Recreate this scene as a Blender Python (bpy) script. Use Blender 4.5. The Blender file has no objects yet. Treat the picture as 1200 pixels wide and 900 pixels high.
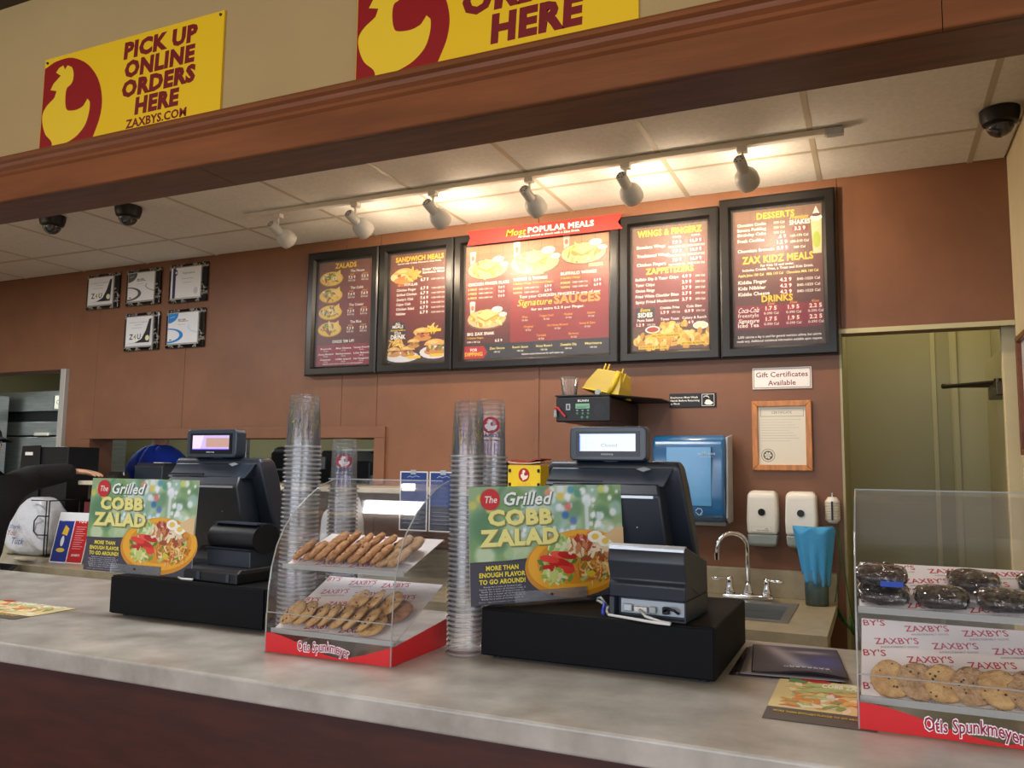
import bpy, bmesh, math, random
from mathutils import Vector, Matrix, Euler
PI = math.pi
D = math.radians
sc = bpy.context.scene
COL = sc.collection

# ------------------------------------------------------------ camera
F_PX, YAW, PITCH, ROLL, CAMZ = 955.16, D(24.048), D(5.838), D(0.696), 1.47
cam = bpy.data.cameras.new('camera'); cam.sensor_width = 36; cam.lens = 36 * F_PX / 1200
cam.clip_start = 0.02
camo = bpy.data.objects.new('camera', cam); COL.objects.link(camo); sc.camera = camo
fw = Vector((-math.sin(YAW) * math.cos(PITCH), math.cos(YAW) * math.cos(PITCH), math.sin(PITCH)))
rt = Vector((math.cos(YAW), math.sin(YAW), 0)); up = rt.cross(fw)
r_ = rt * math.cos(ROLL) + up * math.sin(ROLL); u_ = -rt * math.sin(ROLL) + up * math.cos(ROLL)
camo.matrix_world = Matrix(((r_.x, u_.x, -fw.x, 0), (r_.y, u_.y, -fw.y, 0), (r_.z, u_.z, -fw.z, CAMZ), (0, 0, 0, 1)))

# ------------------------------------------------------------ light
def lin(c):
    return tuple((x / 255 / 12.92 if x / 255 <= .04045 else ((x / 255 + .055) / 1.055) ** 2.4) for x in c)
def lamp(name, kind, loc, rot=(0, 0, 0), energy=10, color=(255, 255, 255), **k):
    l = bpy.data.lights.new(name, kind); l.energy = energy; l.color = lin(color)
    for a, b in k.items(): setattr(l, a, b)
    o = bpy.data.objects.new(name, l); COL.objects.link(o); o.location = loc; o.rotation_euler = rot
    return o
w = bpy.data.worlds.new('world'); sc.world = w; w.use_nodes = True
w.node_tree.nodes['Background'].inputs[0].default_value = (*lin((222, 226, 234)), 1)
w.node_tree.nodes['Background'].inputs[1].default_value = 0.42
# daylight through the dining-room windows behind the customer
lamp('window_light', 'AREA', (-2.0, -3.6, 1.75), (D(90), 0, 0), 80, (232, 240, 255), shape='RECTANGLE', size=6.0, size_y=1.7)
lamp('window_light', 'AREA', (3.6, -1.5, 1.75), (D(90), 0, D(65)), 34, (235, 241, 255), shape='RECTANGLE', size=3.0, size_y=1.7)
# dining-room ceiling fixtures, warm
for x in (-3.4, -1.0, 1.4):
    lamp('dining_light', 'AREA', (x, -0.9, 2.86), (0, 0, 0), 9, (255, 226, 180), shape='SQUARE', size=0.5)
# two panels added to fill the service area with light, unseen behind the soffit
for x in (-4.6, -1.6):
    lamp('service_fill', 'AREA', (x, 2.05, 2.77), (0, 0, 0), 26 if x < -3 else 18, (242, 244, 248), shape='RECTANGLE', size=1.15, size_y=0.5)
# fluorescent fixtures of the kitchen and of the back hall
lamp('kitchen_light', 'AREA', (-6.6, 5.0, 2.74), (0, 0, 0), 26, (238, 245, 232), shape='RECTANGLE', size=1.2, size_y=0.6)
lamp('kitchen_light', 'AREA', (-2.7, 5.9, 2.74), (0, 0, 0), 9, (238, 245, 232), shape='RECTANGLE', size=1.2, size_y=0.6)
lamp('hall_light', 'AREA', (0.16, 4.7, 2.74), (0, 0, 0), 2.6, (255, 240, 205), shape='SQUARE', size=0.5)
sc.view_settings.view_transform = 'Standard'; sc.view_settings.look = 'None'
sc.view_settings.gamma = 1; sc.view_settings.use_curve_mapping = False
sc.view_settings.exposure = 0.78
cy = sc.cycles
cy.max_bounces = 10; cy.diffuse_bounces = 4; cy.glossy_bounces = 4; cy.transmission_bounces = 6
cy.transparent_max_bounces = 64; cy.caustics_reflective = False; cy.caustics_refractive = False
cy.sample_clamp_indirect = 6; cy.use_denoising = True

# ------------------------------------------------------------ materials
MATS = {}
def mat(name, col, rough=.5, metal=0, spec=.5, noise=0, nscale=8, bump=0, bscale=40, stretch=(1, 1, 1), emit=0, col2=None, detail=4, coat=0, sub=0):
    if name in MATS: return MATS[name]
    m = bpy.data.materials.new(name); m.use_nodes = True; nt = m.node_tree; b = nt.nodes['Principled BSDF']
    c = (*lin(col), 1)
    b.inputs['Base Color'].default_value = c; b.inputs['Roughness'].default_value = rough
    b.inputs['Metallic'].default_value = metal; b.inputs['Specular IOR Level'].default_value = spec
    if coat: b.inputs['Coat Weight'].default_value = coat; b.inputs['Coat Roughness'].default_value = .15
    if emit: b.inputs['Emission Color'].default_value = c; b.inputs['Emission Strength'].default_value = emit
    tc = nt.nodes.new('ShaderNodeTexCoord'); mp = nt.nodes.new('ShaderNodeMapping'); mp.inputs['Scale'].default_value = stretch
    nt.links.new(tc.outputs['Object'], mp.inputs[0])
    if noise or col2:
        n = nt.nodes.new('ShaderNodeTexNoise'); n.inputs['Scale'].default_value = nscale; n.inputs['Detail'].default_value = detail
        n.inputs['Roughness'].default_value = .6
        nt.links.new(mp.outputs[0], n.inputs['Vector'])
        r = nt.nodes.new('ShaderNodeValToRGB')
        d = col2 if col2 else tuple(x * (1 - noise) for x in col)
        l = col if col2 else tuple(min(255, x * (1 + noise)) for x in col)
        r.color_ramp.elements[0].color = (*lin(d), 1); r.color_ramp.elements[1].color = (*lin(l), 1)
        r.color_ramp.elements[0].position = .3; r.color_ramp.elements[1].position = .7
        nt.links.new(n.outputs['Fac'], r.inputs[0]); nt.links.new(r.outputs[0], b.inputs['Base Color'])
    if bump:
        n2 = nt.nodes.new('ShaderNodeTexNoise'); n2.inputs['Scale'].default_value = bscale; n2.inputs['Detail'].default_value = 3
        nt.links.new(mp.outputs[0], n2.inputs['Vector'])
        bp = nt.nodes.new('ShaderNodeBump'); bp.inputs['Strength'].default_value = bump; bp.inputs['Distance'].default_value = .01
        nt.links.new(n2.outputs['Fac'], bp.inputs['Height']); nt.links.new(bp.outputs[0], b.inputs['Normal'])
    MATS[name] = m; return m
def clear(name, tint=(255, 255, 255), milk=.05, milkcol=(235, 238, 242), rough=.08, refl=1.0, bump=0, bscale=30):
    """thin clear plastic: light goes straight through, Fresnel gloss, a little milkiness"""
    if name in MATS: return MATS[name]
    m = bpy.data.materials.new(name); m.use_nodes = True; nt = m.node_tree; nt.nodes.clear()
    out = nt.nodes.new('ShaderNodeOutputMaterial'); t = nt.nodes.new('ShaderNodeBsdfTransparent'); t.inputs[0].default_value = (*lin(tint), 1)
    d = nt.nodes.new('ShaderNodeBsdfDiffuse'); d.inputs[0].default_value = (*lin(milkcol), 1)
    g = nt.nodes.new('ShaderNodeBsdfGlossy'); g.inputs['Roughness'].default_value = rough
    f = nt.nodes.new('ShaderNodeFresnel'); f.inputs['IOR'].default_value = 1.45
    mu = nt.nodes.new('ShaderNodeMath'); mu.operation = 'MULTIPLY'; mu.inputs[1].default_value = refl; mu.use_clamp = True
    m1 = nt.nodes.new('ShaderNodeMixShader'); m1.inputs[0].default_value = milk
    m2 = nt.nodes.new('ShaderNodeMixShader')
    L = nt.links.new
    tl = nt.nodes.new('ShaderNodeBsdfTranslucent'); tl.inputs[0].default_value = (*lin(milkcol), 1); m0 = nt.nodes.new('ShaderNodeMixShader'); m0.inputs[0].default_value = .45; L(d.outputs[0], m0.inputs[1]); L(tl.outputs[0], m0.inputs[2])
    L(t.outputs[0], m1.inputs[1]); L(m0.outputs[0], m1.inputs[2]); L(f.outputs[0], mu.inputs[0]); L(mu.outputs[0], m2.inputs[0])
    L(m1.outputs[0], m2.inputs[1]); L(g.outputs[0], m2.inputs[2]); L(m2.outputs[0], out.inputs[0])
    if bump:
        tc = nt.nodes.new('ShaderNodeTexCoord'); n2 = nt.nodes.new('ShaderNodeTexNoise'); n2.inputs['Scale'].default_value = bscale
        bp = nt.nodes.new('ShaderNodeBump'); bp.inputs['Strength'].default_value = bump; bp.inputs['Distance'].default_value = .01
        L(tc.outputs['Object'], n2.inputs['Vector']); L(n2.outputs['Fac'], bp.inputs['Height']); L(bp.outputs[0], g.inputs['Normal'])
    MATS[name] = m; return m
def ink(name, rough=.45, spec=.4):
    """flat print: colour comes from the printed shapes"""
    if name in MATS: return MATS[name]
    m = bpy.data.materials.new(name); m.use_nodes = True; nt = m.node_tree; b = nt.nodes['Principled BSDF']
    a = nt.nodes.new('ShaderNodeAttribute'); a.attribute_name = 'ink'
    nt.links.new(a.outputs['Color'], b.inputs['Base Color'])
    b.inputs['Roughness'].default_value = rough; b.inputs['Specular IOR Level'].default_value = spec
    MATS[name] = m; return m

WALL = mat('brown_laminate', (126, 86, 62), .45, noise=.06, nscale=3, bump=.04, bscale=120, spec=.35)
TAN = mat('tan_paint', (176, 146, 94), .8, noise=.03, nscale=2, bump=.05, bscale=200)
CREAM = mat('cream_paint', (214, 200, 160), .75, noise=.02)
OLIVE = mat('olive_paint', (168, 162, 122), .5, noise=.03, nscale=1.5)
OLIVE2 = mat('pale_olive_trim', (196, 188, 142), .45)
WOOD = mat('cherry_wood', (124, 72, 40), .3, noise=.12, nscale=3, stretch=(.6, 6, 6), bump=.03, spec=.35)
WOODD = mat('dark_cherry_wood', (104, 66, 46), .38, noise=.14, nscale=5, stretch=(1, 9, 9), spec=.4)
TILE = mat('ceiling_tile', (220, 217, 210), .9, noise=.03, nscale=60, bump=.1, bscale=150)
TBAR = mat('ceiling_grid', (184, 174, 152), .5)
DARK = mat('dark_brown', (40, 26, 20), .5)
STONE = mat('stone_laminate', (194, 188, 178), .28, col2=(146, 140, 130), nscale=7, detail=10, bump=.015, bscale=60, spec=.5)
STONE2 = mat('pale_stone_laminate', (178, 166, 138), .35, col2=(156, 144, 116), nscale=12, detail=8)
COUNTERFRONT = mat('counter_front_panel', (64, 30, 20), .4, noise=.15, nscale=6, stretch=(1, 1, 6))
FLOOR = mat('quarry_floor', (96, 60, 46), .5, noise=.15, nscale=10)
BLACKF = mat('black_frame', (20, 18, 17), .3, noise=.2, nscale=30, spec=.5)
BLACK = mat('black_plastic', (15, 16, 20), .42, spec=.4, bump=.02, bscale=300)
CHAR = mat('charcoal_plastic', (30, 38, 48), .38, spec=.5, bump=.02, bscale=300)
CHAR2 = mat('slate_plastic', (44, 54, 66), .3, spec=.5)
SILV = mat('silver_plastic', (178, 182, 186), .3, metal=.4)
BOXM = mat('black_metal_box', (7, 8, 11), .6, spec=.15)
CHROME = mat('chrome', (225, 225, 228), .08, metal=1)
STEEL = mat('brushed_steel', (176, 180, 180), .32, metal=.9, noise=.08, nscale=4, stretch=(1, 1, 20))
WHITE = mat('white_plastic', (232, 230, 220), .35)
GREYP = mat('grey_plastic', (158, 168, 164), .4)
WHITEM = mat('white_enamel', (222, 218, 208), .35)
CABLE = mat('white_cable', (214, 212, 208), .5)
OAK = mat('golden_oak', (190, 124, 62), .4, noise=.15, nscale=8, stretch=(6, 6, 1))
GLASS = clear('clear_glass', milk=.0, refl=.8, rough=.02)
ACR = clear('clear_acrylic', milk=.006, refl=.2, rough=.06)
ACRE = clear('acrylic_edge', milk=.62, milkcol=(225, 228, 225), refl=1)
CUPM = clear('clear_cup_plastic', milk=.022, milkcol=(240, 242, 246), refl=.4, rough=.12)
CUPR = clear('cup_rim_plastic', milk=.34, milkcol=(250, 250, 250), refl=1.0, rough=.1)
INK = ink('printed_ink'); INKM = ink('matte_printed_ink', .8, .2); INKG = ink('glossy_printed_ink', .5, .4)

# ------------------------------------------------------------ geometry helpers
class MB:
    def __init__(s): s.v = []; s.f = []
    def add(s, vs, fs, M=None):
        n = len(s.v)
        s.v += [tuple(M @ Vector(v)) if M is not None else tuple(v) for v in vs]
        s.f += [tuple(i + n for i in f) for f in fs]; return s
    def box(s, x0, x1, y0, y1, z0, z1, M=None):
        return s.add([(x0, y0, z0), (x1, y0, z0), (x1, y1, z0), (x0, y1, z0), (x0, y0, z1), (x1, y0, z1), (x1, y1, z1), (x0, y1, z1)],
                     [(0, 3, 2, 1), (4, 5, 6, 7), (0, 1, 5, 4), (1, 2, 6, 5), (2, 3, 7, 6), (3, 0, 4, 7)], M)
    def loft(s, secs, M=None):
        """secs: (z, x0, x1, y0, y1)"""
        vs = []; fs = []
        for z, x0, x1, y0, y1 in secs: vs += [(x0, y0, z), (x1, y0, z), (x1, y1, z), (x0, y1, z)]
        n = len(secs)
        for i in range(n - 1):
            for k in range(4): a = i * 4 + k; b = i * 4 + (k + 1) % 4; fs.append((a, b, b + 4, a + 4))
        fs.append((3, 2, 1, 0)); fs.append(tuple(range(n * 4 - 4, n * 4)))
        return s.add(vs, fs, M)
    def prism(s, pts, a0, a1, axis='x', M=None):
        """pts 2D polygon; axis x: pts=(y,z); y: pts=(x,z); z: pts=(x,y)"""
        n = len(pts)
        f = {'x': lambda a, p: (a, p[0], p[1]), 'y': lambda a, p: (p[0], a, p[1]), 'z': lambda a, p: (p[0], p[1], a)}[axis]
        vs = [f(a0, p) for p in pts] + [f(a1, p) for p in pts]
        fs = [tuple(range(n)), tuple(range(2 * n - 1, n - 1, -1))] + [(i, i + n, (i + 1) % n + n, (i + 1) % n) for i in range(n)]
        return s.add(vs, fs, M)
    def lathe(s, prof, n=24, M=None, cap0=True, cap1=True):
        vs = []; fs = []
        for r, z in prof:
            for k in range(n): a = 2 * PI * k / n; vs.append((r * math.cos(a), r * math.sin(a), z))
        for i in range(len(prof) - 1):
            for k in range(n): fs.append((i * n + k, i * n + (k + 1) % n, (i + 1) * n + (k + 1) % n, (i + 1) * n + k))
        if cap0: fs.append(tuple(range(n - 1, -1, -1)))
        if cap1: fs.append(tuple(range((len(prof) - 1) * n, len(prof) * n)))
        return s.add(vs, fs, M)
    def tube(s, path, r, n=8, M=None):
        P = [Vector(p) for p in path]; vs = []; fs = []; nrm = None
        R = r if isinstance(r, (list, tuple)) else [r] * len(P)
        for i, p in enumerate(P):
            t = (P[min(i + 1, len(P) - 1)] - P[max(i - 1, 0)]).normalized()
            if nrm is None: nrm = t.cross(Vector((0, 0, 1)) if abs(t.z) < .9 else Vector((1, 0, 0))).normalized()
            nrm = (nrm - t * nrm.dot(t)).normalized(); b = t.cross(nrm)
            for k in range(n): a = 2 * PI * k / n; vs.append(p + (nrm * math.cos(a) + b * math.sin(a)) * R[i])
        for i in range(len(P) - 1):
            for k in range(n): fs.append((i * n + k, i * n + (k + 1) % n, (i + 1) * n + (k + 1) % n, (i + 1) * n + k))
        fs.append(tuple(range(n - 1, -1, -1))); fs.append(tuple(range((len(P) - 1) * n, len(P) * n)))
        return s.add(vs, fs, M)
    def sheet(s, path, a0, a1, th, axis='x', M=None):
        """thin curved sheet: path 2D polyline thickened by th, extruded"""
        n = len(path); off = []
        for i, p in enumerate(path):
            q0 = path[max(i - 1, 0)]; q1 = path[min(i + 1, n - 1)]
            dx, dy = q1[0] - q0[0], q1[1] - q0[1]; l = math.hypot(dx, dy) or 1
            off.append((p[0] - dy / l * th, p[1] + dx / l * th))
        for i in range(n - 1): s.prism([path[i], path[i + 1], off[i + 1], off[i]], a0, a1, axis, M)
        return s
    def mesh(s, name, m=None, smooth=False, fix=True):
        me = bpy.data.meshes.new(name); me.from_pydata(s.v, [], s.f)
        if fix:
            bm = bmesh.new(); bm.from_mesh(me); bmesh.ops.recalc_face_normals(bm, faces=bm.faces); bm.to_mesh(me); bm.free()
        if m: me.materials.append(m)
        if smooth: me.polygons.foreach_set('use_smooth', [True] * len(me.polygons))
        return me
    def build(s, name, m, parent=None, smooth=False, bevel=0, loc=None, rot=None, seg=2, auto=False):
        me = s.mesh(name, m, smooth)
        o = bpy.data.objects.new(name, me); COL.objects.link(o)
        if parent: o.parent = parent
        if loc: o.location = loc
        if rot: o.rotation_euler = rot
        if bevel:
            b = o.modifiers.new('bevel', 'BEVEL'); b.width = bevel; b.segments = seg; b.limit_method = 'ANGLE'; b.angle_limit = D(30)
        if auto:
            me.polygons.foreach_set('use_smooth', [True] * len(me.polygons)); me.set_sharp_from_angle(angle=D(38))
        return o
def Box(*a): return MB().box(*a)
def thing(name, label, cat, loc=(0, 0, 0), rz=0, group=None, rot=None):
    o = bpy.data.objects.new(name, None); COL.objects.link(o); o.empty_display_size = .05
    o.location = loc; o.rotation_euler = rot if rot else (0, 0, rz); tag(o, label, cat, group); return o
def tag(o, label, cat, group=None):
    o['label'] = label; o['category'] = cat
    if group: o['group'] = group
    return o
def struct(o): o['kind'] = 'structure'; return o
def dup(root, loc=None, label=None, rot=None):
    def cp(o, par):
        c = o.copy(); COL.objects.link(c)
        if par: c.parent = par
        for ch in o.children: cp(ch, c)
        return c
    r = cp(root, None)
    if loc: r.location = loc
    if rot: r.rotation_euler = rot
    if label: r['label'] = label
    return r
def T(x=0, y=0, z=0, rx=0, ry=0, rz=0, s=None):
    M = Matrix.Translation((x, y, z)) @ Euler((rx, ry, rz)).to_matrix().to_4x4()
    if s: M = M @ Matrix.Diagonal((*s, 1))
    return M

# ------------------------------------------------------------ flat print (signs, menus, papers)
_tc = {}
def glyphs(txt, bold):
    k = (txt, bold)
    if k in _tc: return _tc[k]
    c = bpy.data.curves.new('t', 'FONT'); c.body = txt; c.size = 1; c.resolution_u = 2; c.offset = bold; c.fill_mode = 'FRONT' if hasattr(c, 'fill_mode') else 'BOTH'
    c.space_character = 1 + bold * 1.6
    o = bpy.data.objects.new('t', c); me = o.to_mesh()
    vs = [(v.co.x, v.co.y) for v in me.vertices]; fs = [tuple(p.vertices) for p in me.polygons]
    o.to_mesh_clear(); bpy.data.objects.remove(o); bpy.data.curves.remove(c)
    _tc[k] = (vs, fs); return _tc[k]
class Print:
    def __init__(s): s.v = []; s.f = []; s.c = []; s.L = 0; s.step = 1e-5; s.k = 1
    def raw(s, pts, faces, col):
        n = len(s.v); s.v += [(x, -s.L, y) for x, y in pts]; s.f += [tuple(i + n for i in f) for f in faces]; s.c += [col] * len(faces); s.L += s.step
    def poly(s, pts, col): s.raw(pts, [tuple(range(len(pts)))], col); return s
    def rect(s, x0, y0, x1, y1, col): return s.poly([(x0, y0), (x1, y0), (x1, y1), (x0, y1)], col)
    def ell(s, x, y, rx, ry, col, rot=0, n=16, a0=0, a1=2 * PI):
        c, d = math.cos(rot), math.sin(rot); pts = []
        m = n if abs(a1 - a0 - 2 * PI) < 1e-6 else n + 1
        for k in range(m):
            a = a0 + (a1 - a0) * k / n; p, q = rx * math.cos(a), ry * math.sin(a); pts.append((x + p * c - q * d, y + p * d + q * c))
        return s.poly(pts, col)
    def blob(s, x, y, rx, ry, col, rnd, n=8, j=.3):
        a0 = rnd.random() * 6; rr = rnd.random() * 3; c, d = math.cos(rr), math.sin(rr); pts = []
        for k in range(n):
            a = a0 + 2 * PI * k / n; m = 1 + rnd.uniform(-j, j); p, q = rx * m * math.cos(a), ry * m * math.sin(a); pts.append((x + p * c - q * d, y + p * d + q * c))
        return s.poly(pts, col)
    def raster(s, x0, y0, x1, y1, nx, ny, fn):
        """smooth printed picture: colour per grid point"""
        n = len(s.v); cols = []
        for j in range(ny + 1):
            for i in range(nx + 1):
                x, y = x0 + (x1 - x0) * i / nx, y0 + (y1 - y0) * j / ny; s.v.append((x, -s.L, y)); cols.append(fn(x, y))
        for j in range(ny):
            for i in range(nx):
                q = j * (nx + 1) + i; f = (q, q + 1, q + nx + 2, q + nx + 1); s.f.append(tuple(k + n for k in f)); s.c.append([cols[k] for k in f])
        s.L += s.step; return s
    def line(s, pts, w, col):
        for (x0, y0), (x1, y1) in zip(pts, pts[1:]):
            l = math.hypot(x1 - x0, y1 - y0) or 1; nx, ny = -(y1 - y0) / l * w / 2, (x1 - x0) / l * w / 2
            s.poly([(x0 + nx, y0 + ny), (x1 + nx, y1 + ny), (x1 - nx, y1 - ny), (x0 - nx, y0 - ny)], col); s.L -= s.step
        s.L += s.step; return s
    def text(s, t, x, y, h, col, al='c', w=None, bold=.02, shear=0, rot=0, curve=None):
        """h cap height, y baseline, w fitted width"""
        vs, fs = glyphs(t, bold)
        if not vs: return s
        h = h * s.k
        x0 = min(v[0] for v in vs); x1 = max(v[0] for v in vs); sy = h / .73; W = (x1 - x0) * sy
        sx = sy * (w / W) if w else sy; W = (x1 - x0) * sx
        ox = {'c': -W / 2, 'l': 0, 'r': -W}[al]; c, d = math.cos(rot), math.sin(rot); pts = []
        for vx, vy in vs:
            p = (vx - x0) * sx + ox + vy * sy * shear; q = vy * sy
            if curve: q += curve((p + (W / 2 if al == 'l' else 0)) / W * 2)
            pts.append((x + p * c - q * d, y + p * d + q * c))
        s.raw(pts, fs, col); return s
    def build(s, name, m, parent=None, loc=None, rot=None, wrap=None):
        me = bpy.data.meshes.new(name); vs = [wrap(*v) for v in s.v] if wrap else s.v
        me.from_pydata(vs, [], s.f); a = me.color_attributes.new('ink', 'FLOAT_COLOR', 'CORNER')
        buf = []
        for f, c in zip(s.f, s.c):
            if isinstance(c, list):
                for q in c: buf += [*lin(q), 1.0]
            else: buf += [*lin(c), 1.0] * len(f)
        if len(buf) == 4 * len(me.loops): a.data.foreach_set('color', buf)
        me.materials.append(m)
        o = bpy.data.objects.new(name, me); COL.objects.link(o)
        if parent: o.parent = parent
        if loc: o.location = loc
        if rot: o.rotation_euler = rot
        return o
YEL = (240, 196, 30); RED = (150, 22, 26); WHT = (244, 240, 232); CRM = (238, 226, 130)
DEE = [(-2.14, 2.591), (-2.104, 2.603), (-2.04, 2.605), (-1.981, 2.582), (-1.939, 2.547), (-1.911, 2.505), (-1.898, 2.458), (-1.9, 2.418), (-1.913, 2.38), (-1.942, 2.337), (-2.008, 2.331), (-2.0, 2.338), (-2.14, 2.338)]
BIRD = [(-2.087, 2.547), (-2.071, 2.558), (-2.092, 2.571), (-2.081, 2.582), (-2.064, 2.587), (-2.055, 2.573), (-2.046, 2.584), (-2.028, 2.575), (-2.019, 2.555), (-2.02, 2.534), (-2.029, 2.523), (-2.042, 2.516), (-2.046, 2.493), (-2.042, 2.463), (-2.031, 2.449), (-1.996, 2.445), (-1.969, 2.453), (-1.956, 2.47), (-1.946, 2.46), (-1.946, 2.43), (-1.958, 2.396), (-1.984, 2.372), (-2.011, 2.36), (-2.042, 2.352), (-2.052, 2.346), (-2.039, 2.338), (-2.101, 2.338), (-2.088, 2.348), (-2.092, 2.369), (-2.118, 2.393), (-2.133, 2.425), (-2.136, 2.455), (-2.121, 2.477), (-2.091, 2.497), (-2.084, 2.515), (-2.11, 2.522), (-2.1, 2.538)]
def smooth(P, k=4):
    out = []; n = len(P)
    for i in range(n):
        a, b, c, d = (Vector(P[(i + j) % n]) for j in (-1, 0, 1, 2))
        sharp = (b - a).angle(c - b) > 1.15 or (c - b).angle(d - c) > 1.15
        for q in range(1 if sharp else k):
            t = q / k; v = .5 * ((2 * b) + (c - a) * t + (2 * a - 5 * b + 4 * c - d) * t * t + (3 * b - a - 3 * c + d) * t ** 3); out.append((v.x, v.y))
    return out
DEE = smooth(DEE); BIRD = smooth(BIRD)
def bird(p, x, y, s, col):
    """rooster silhouette centred at x, y; s = full height"""
    k = s / .26; p.poly([(x + (a + 2.04) * k, y + (b - 2.465) * k) for a, b in BIRD], col)
def food(p, x, y, rx, ry, rnd, kind, plate=(232, 190, 60)):
    """a photographed dish"""
    if plate: p.ell(x, y, rx, ry, tuple(int(c * .72) for c in plate)); p.ell(x, y + ry * .06, rx * .97, ry * .94, plate)
    pal = {'salad': [(120, 140, 60), (220, 214, 170), (150, 60, 40), (200, 160, 90), (90, 110, 40), (236, 226, 190)],
           'fried': [(214, 160, 70), (232, 190, 96), (196, 130, 50), (240, 210, 130)],
           'sandwich': [(222, 170, 90), (206, 140, 70), (150, 70, 40), (236, 206, 140), (190, 90, 50)]}[kind]
    for i in range(34):
        a = rnd.random() * 6.28; r = math.sqrt(rnd.random()) * .72
        p.blob(x + math.cos(a) * r * rx, y + math.sin(a) * r * ry + ry * .12, rx * rnd.uniform(.08, .22), ry * rnd.uniform(.07, .2), rnd.choice(pal), rnd)
def toast(p, x, y, s):
    p.poly([(x - s, y - s * .2), (x - s * .1, y - s * .65), (x + s, y - s * .15), (x + s, y), (x + s * .1, y + s * .55), (x - s, y)], (196, 140, 50))
    p.poly([(x - s, y), (x - s * .1, y - s * .45), (x + s, y + .02 * s), (x + s * .1, y + s * .55)], (246, 218, 130))
def drink(p, x, y, s):
    p.poly([(x - s * .36, y - s), (x + s * .36, y - s), (x + s * .5, y + s), (x - s * .5, y + s)], (216, 190, 180)); p.ell(x, y + s, s * .5, s * .16, (240, 232, 226))
    p.ell(x, y + .1 * s, s * .26, s * .4, (196, 110, 100))
def sauce(p, x, y, s, c=(240, 226, 190)): p.ell(x, y, s, s * .5, (250, 246, 238)); p.ell(x, y, s * .8, s * .36, c)
def burger(p, x, y, s, rnd):
    p.ell(x, y - s * .4, s, s * .3, (200, 140, 70))
    for i in range(9): p.blob(x + rnd.uniform(-.8, .8) * s, y - s * .08 + rnd.uniform(-.15, .15) * s, s * .25, s * .14, rnd.choice([(160, 80, 50), (220, 190, 120), (120, 130, 50), (210, 130, 60)]), rnd)
    p.ell(x, y + s * .12, s, s * .5, (226, 172, 88), n=16, a0=0, a1=PI); p.ell(x - s * .2, y + s * .36, s * .5, s * .14, (240, 200, 130))

# ------------------------------------------------------------ THE SETTING
YB = 3.87; ZC = 2.79
struct(Box(-9.2, 3.2, -4, 7.8, -.1, 0).build('floor', FLOOR))
wall = struct(Box(-5.09, -5.085, YB + .02, YB + .03, 2.2, 2.3).build('wall_back', WALL))
def panel(x0, x1, z0, z1, m=WALL, y0=YB, y1=YB + .17):
    return Box(x0, x1, y0, y1, z0, z1).build('wall_panel', m, wall, bevel=.0015, seg=1)
g = .0012
PX0, PX1, PZ0, PZ1 = -4.82, -2.56, 1.36, 1.625
for a, b in ((-4.82, -4.02), (-4.02, -2.80), (-2.80, -2.56)):
    panel(a + g, b - g, PZ1, 2.9); panel(a + g, b - g, 0, PZ0)
panel(-5.08, -4.82 - g, 0, 2.9); panel(-2.56 + g, -1.585 - g, 0, 2.9)
panel(-1.585 + g, -.127, 0, 2.9)
panel(-.127 + g, .54, 2.09, 2.9); panel(-7.0, -5.08 - g, 2.11, 2.9)
struct(Box(-1.597, -1.573, YB - .006, YB - .0005, .0, 1.99).build('trim_1', WALL, bevel=.001))
struct(Box(-5.13, -5.08, YB - .03, YB + .2, 0, 2.11).build('trim_2', mat('aluminium_post', (186, 184, 176), .4, metal=.3), bevel=.003))
fr = MB(); fr.box(-4.90, -2.49, YB - .018, YB - .001, 1.625, 1.69); fr.box(-2.56, -2.49, YB - .018, YB - .001, PZ0, 1.625)
fr.box(-4.90, -4.82, YB - .018, YB - .001, PZ0, 1.625)
struct(fr.build('trim_3', WALL, bevel=.003))
struct(Box(-.14, .54, YB - .006, YB - .001, 2.078, 2.1).build('trim_4', OLIVE2, bevel=.002))
struct(Box(-.136, -.1265, YB - .002, YB + .17, 0, 2.09).build('trim_5', OLIVE))
# service side ceiling: lay-in tiles on a grid
ceil = struct(Box(-7.0, .54, 1.64, YB, ZC + .012, ZC + .06).build('ceiling', TBAR))
xs = [.403 - .6 * i for i in range(14)]; xs = [.54] + xs
rows = [(1.64, 2.27), (2.27, 3.487), (3.487, YB)]
for i in range(len(xs) - 1):
    for a, b in rows:
        x1, x0 = xs[i], max(xs[i + 1], -7.0)
        if x1 - x0 > .03: Box(x0 + .011, x1 - .011, a + .011, b - .011, ZC, ZC + .012).build('ceiling_tile', TILE, ceil)
for i, x in enumerate(xs[1:-1]): Box(x - .011, x + .011, 1.64, YB, ZC - .001, ZC + .012).build('grid_bar', TBAR, ceil)
for y in (2.27, 3.487): Box(-7, .54, y - .011, y + .011, ZC - .0012, ZC + .0115).build('grid_bar', TBAR, ceil)
# soffit over the counter with its cherry trim
struct(Box(-7.2, 3.2, 1.495, 1.62, 2.25, 2.95).build('wall_soffit', TAN))
def crown(x0, x1, nm='trim_6'):
    m = MB()
    prof = [(1.495, 2.213), (1.482, 2.213), (1.48, 2.215), (1.48, 2.228), (1.48, 2.285), (1.472, 2.290), (1.472, 2.298), (1.462, 2.304), (1.458, 2.312), (1.448, 2.316), (1.448, 2.324), (1.452, 2.331), (1.495, 2.333)]
    m.prism(prof, x0, x1, 'x'); return m
t6 = struct(crown(-7.2, .1235).build('trim_6', WOOD)); crown(.125, 3.2).build('trim_board', WOOD, t6)
t7 = struct(Box(-7.2, -1.541, 1.493, 1.633, 2.213, 2.25).build('trim_7', WOODD)); Box(-1.539, 3.2, 1.493, 1.633, 2.213, 2.25).build('trim_board', WOODD, t7)
struct(Box(-7.2, 3.2, 1.40, 1.495, 2.822, 2.90).build('trim_8', DARK))
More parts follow.
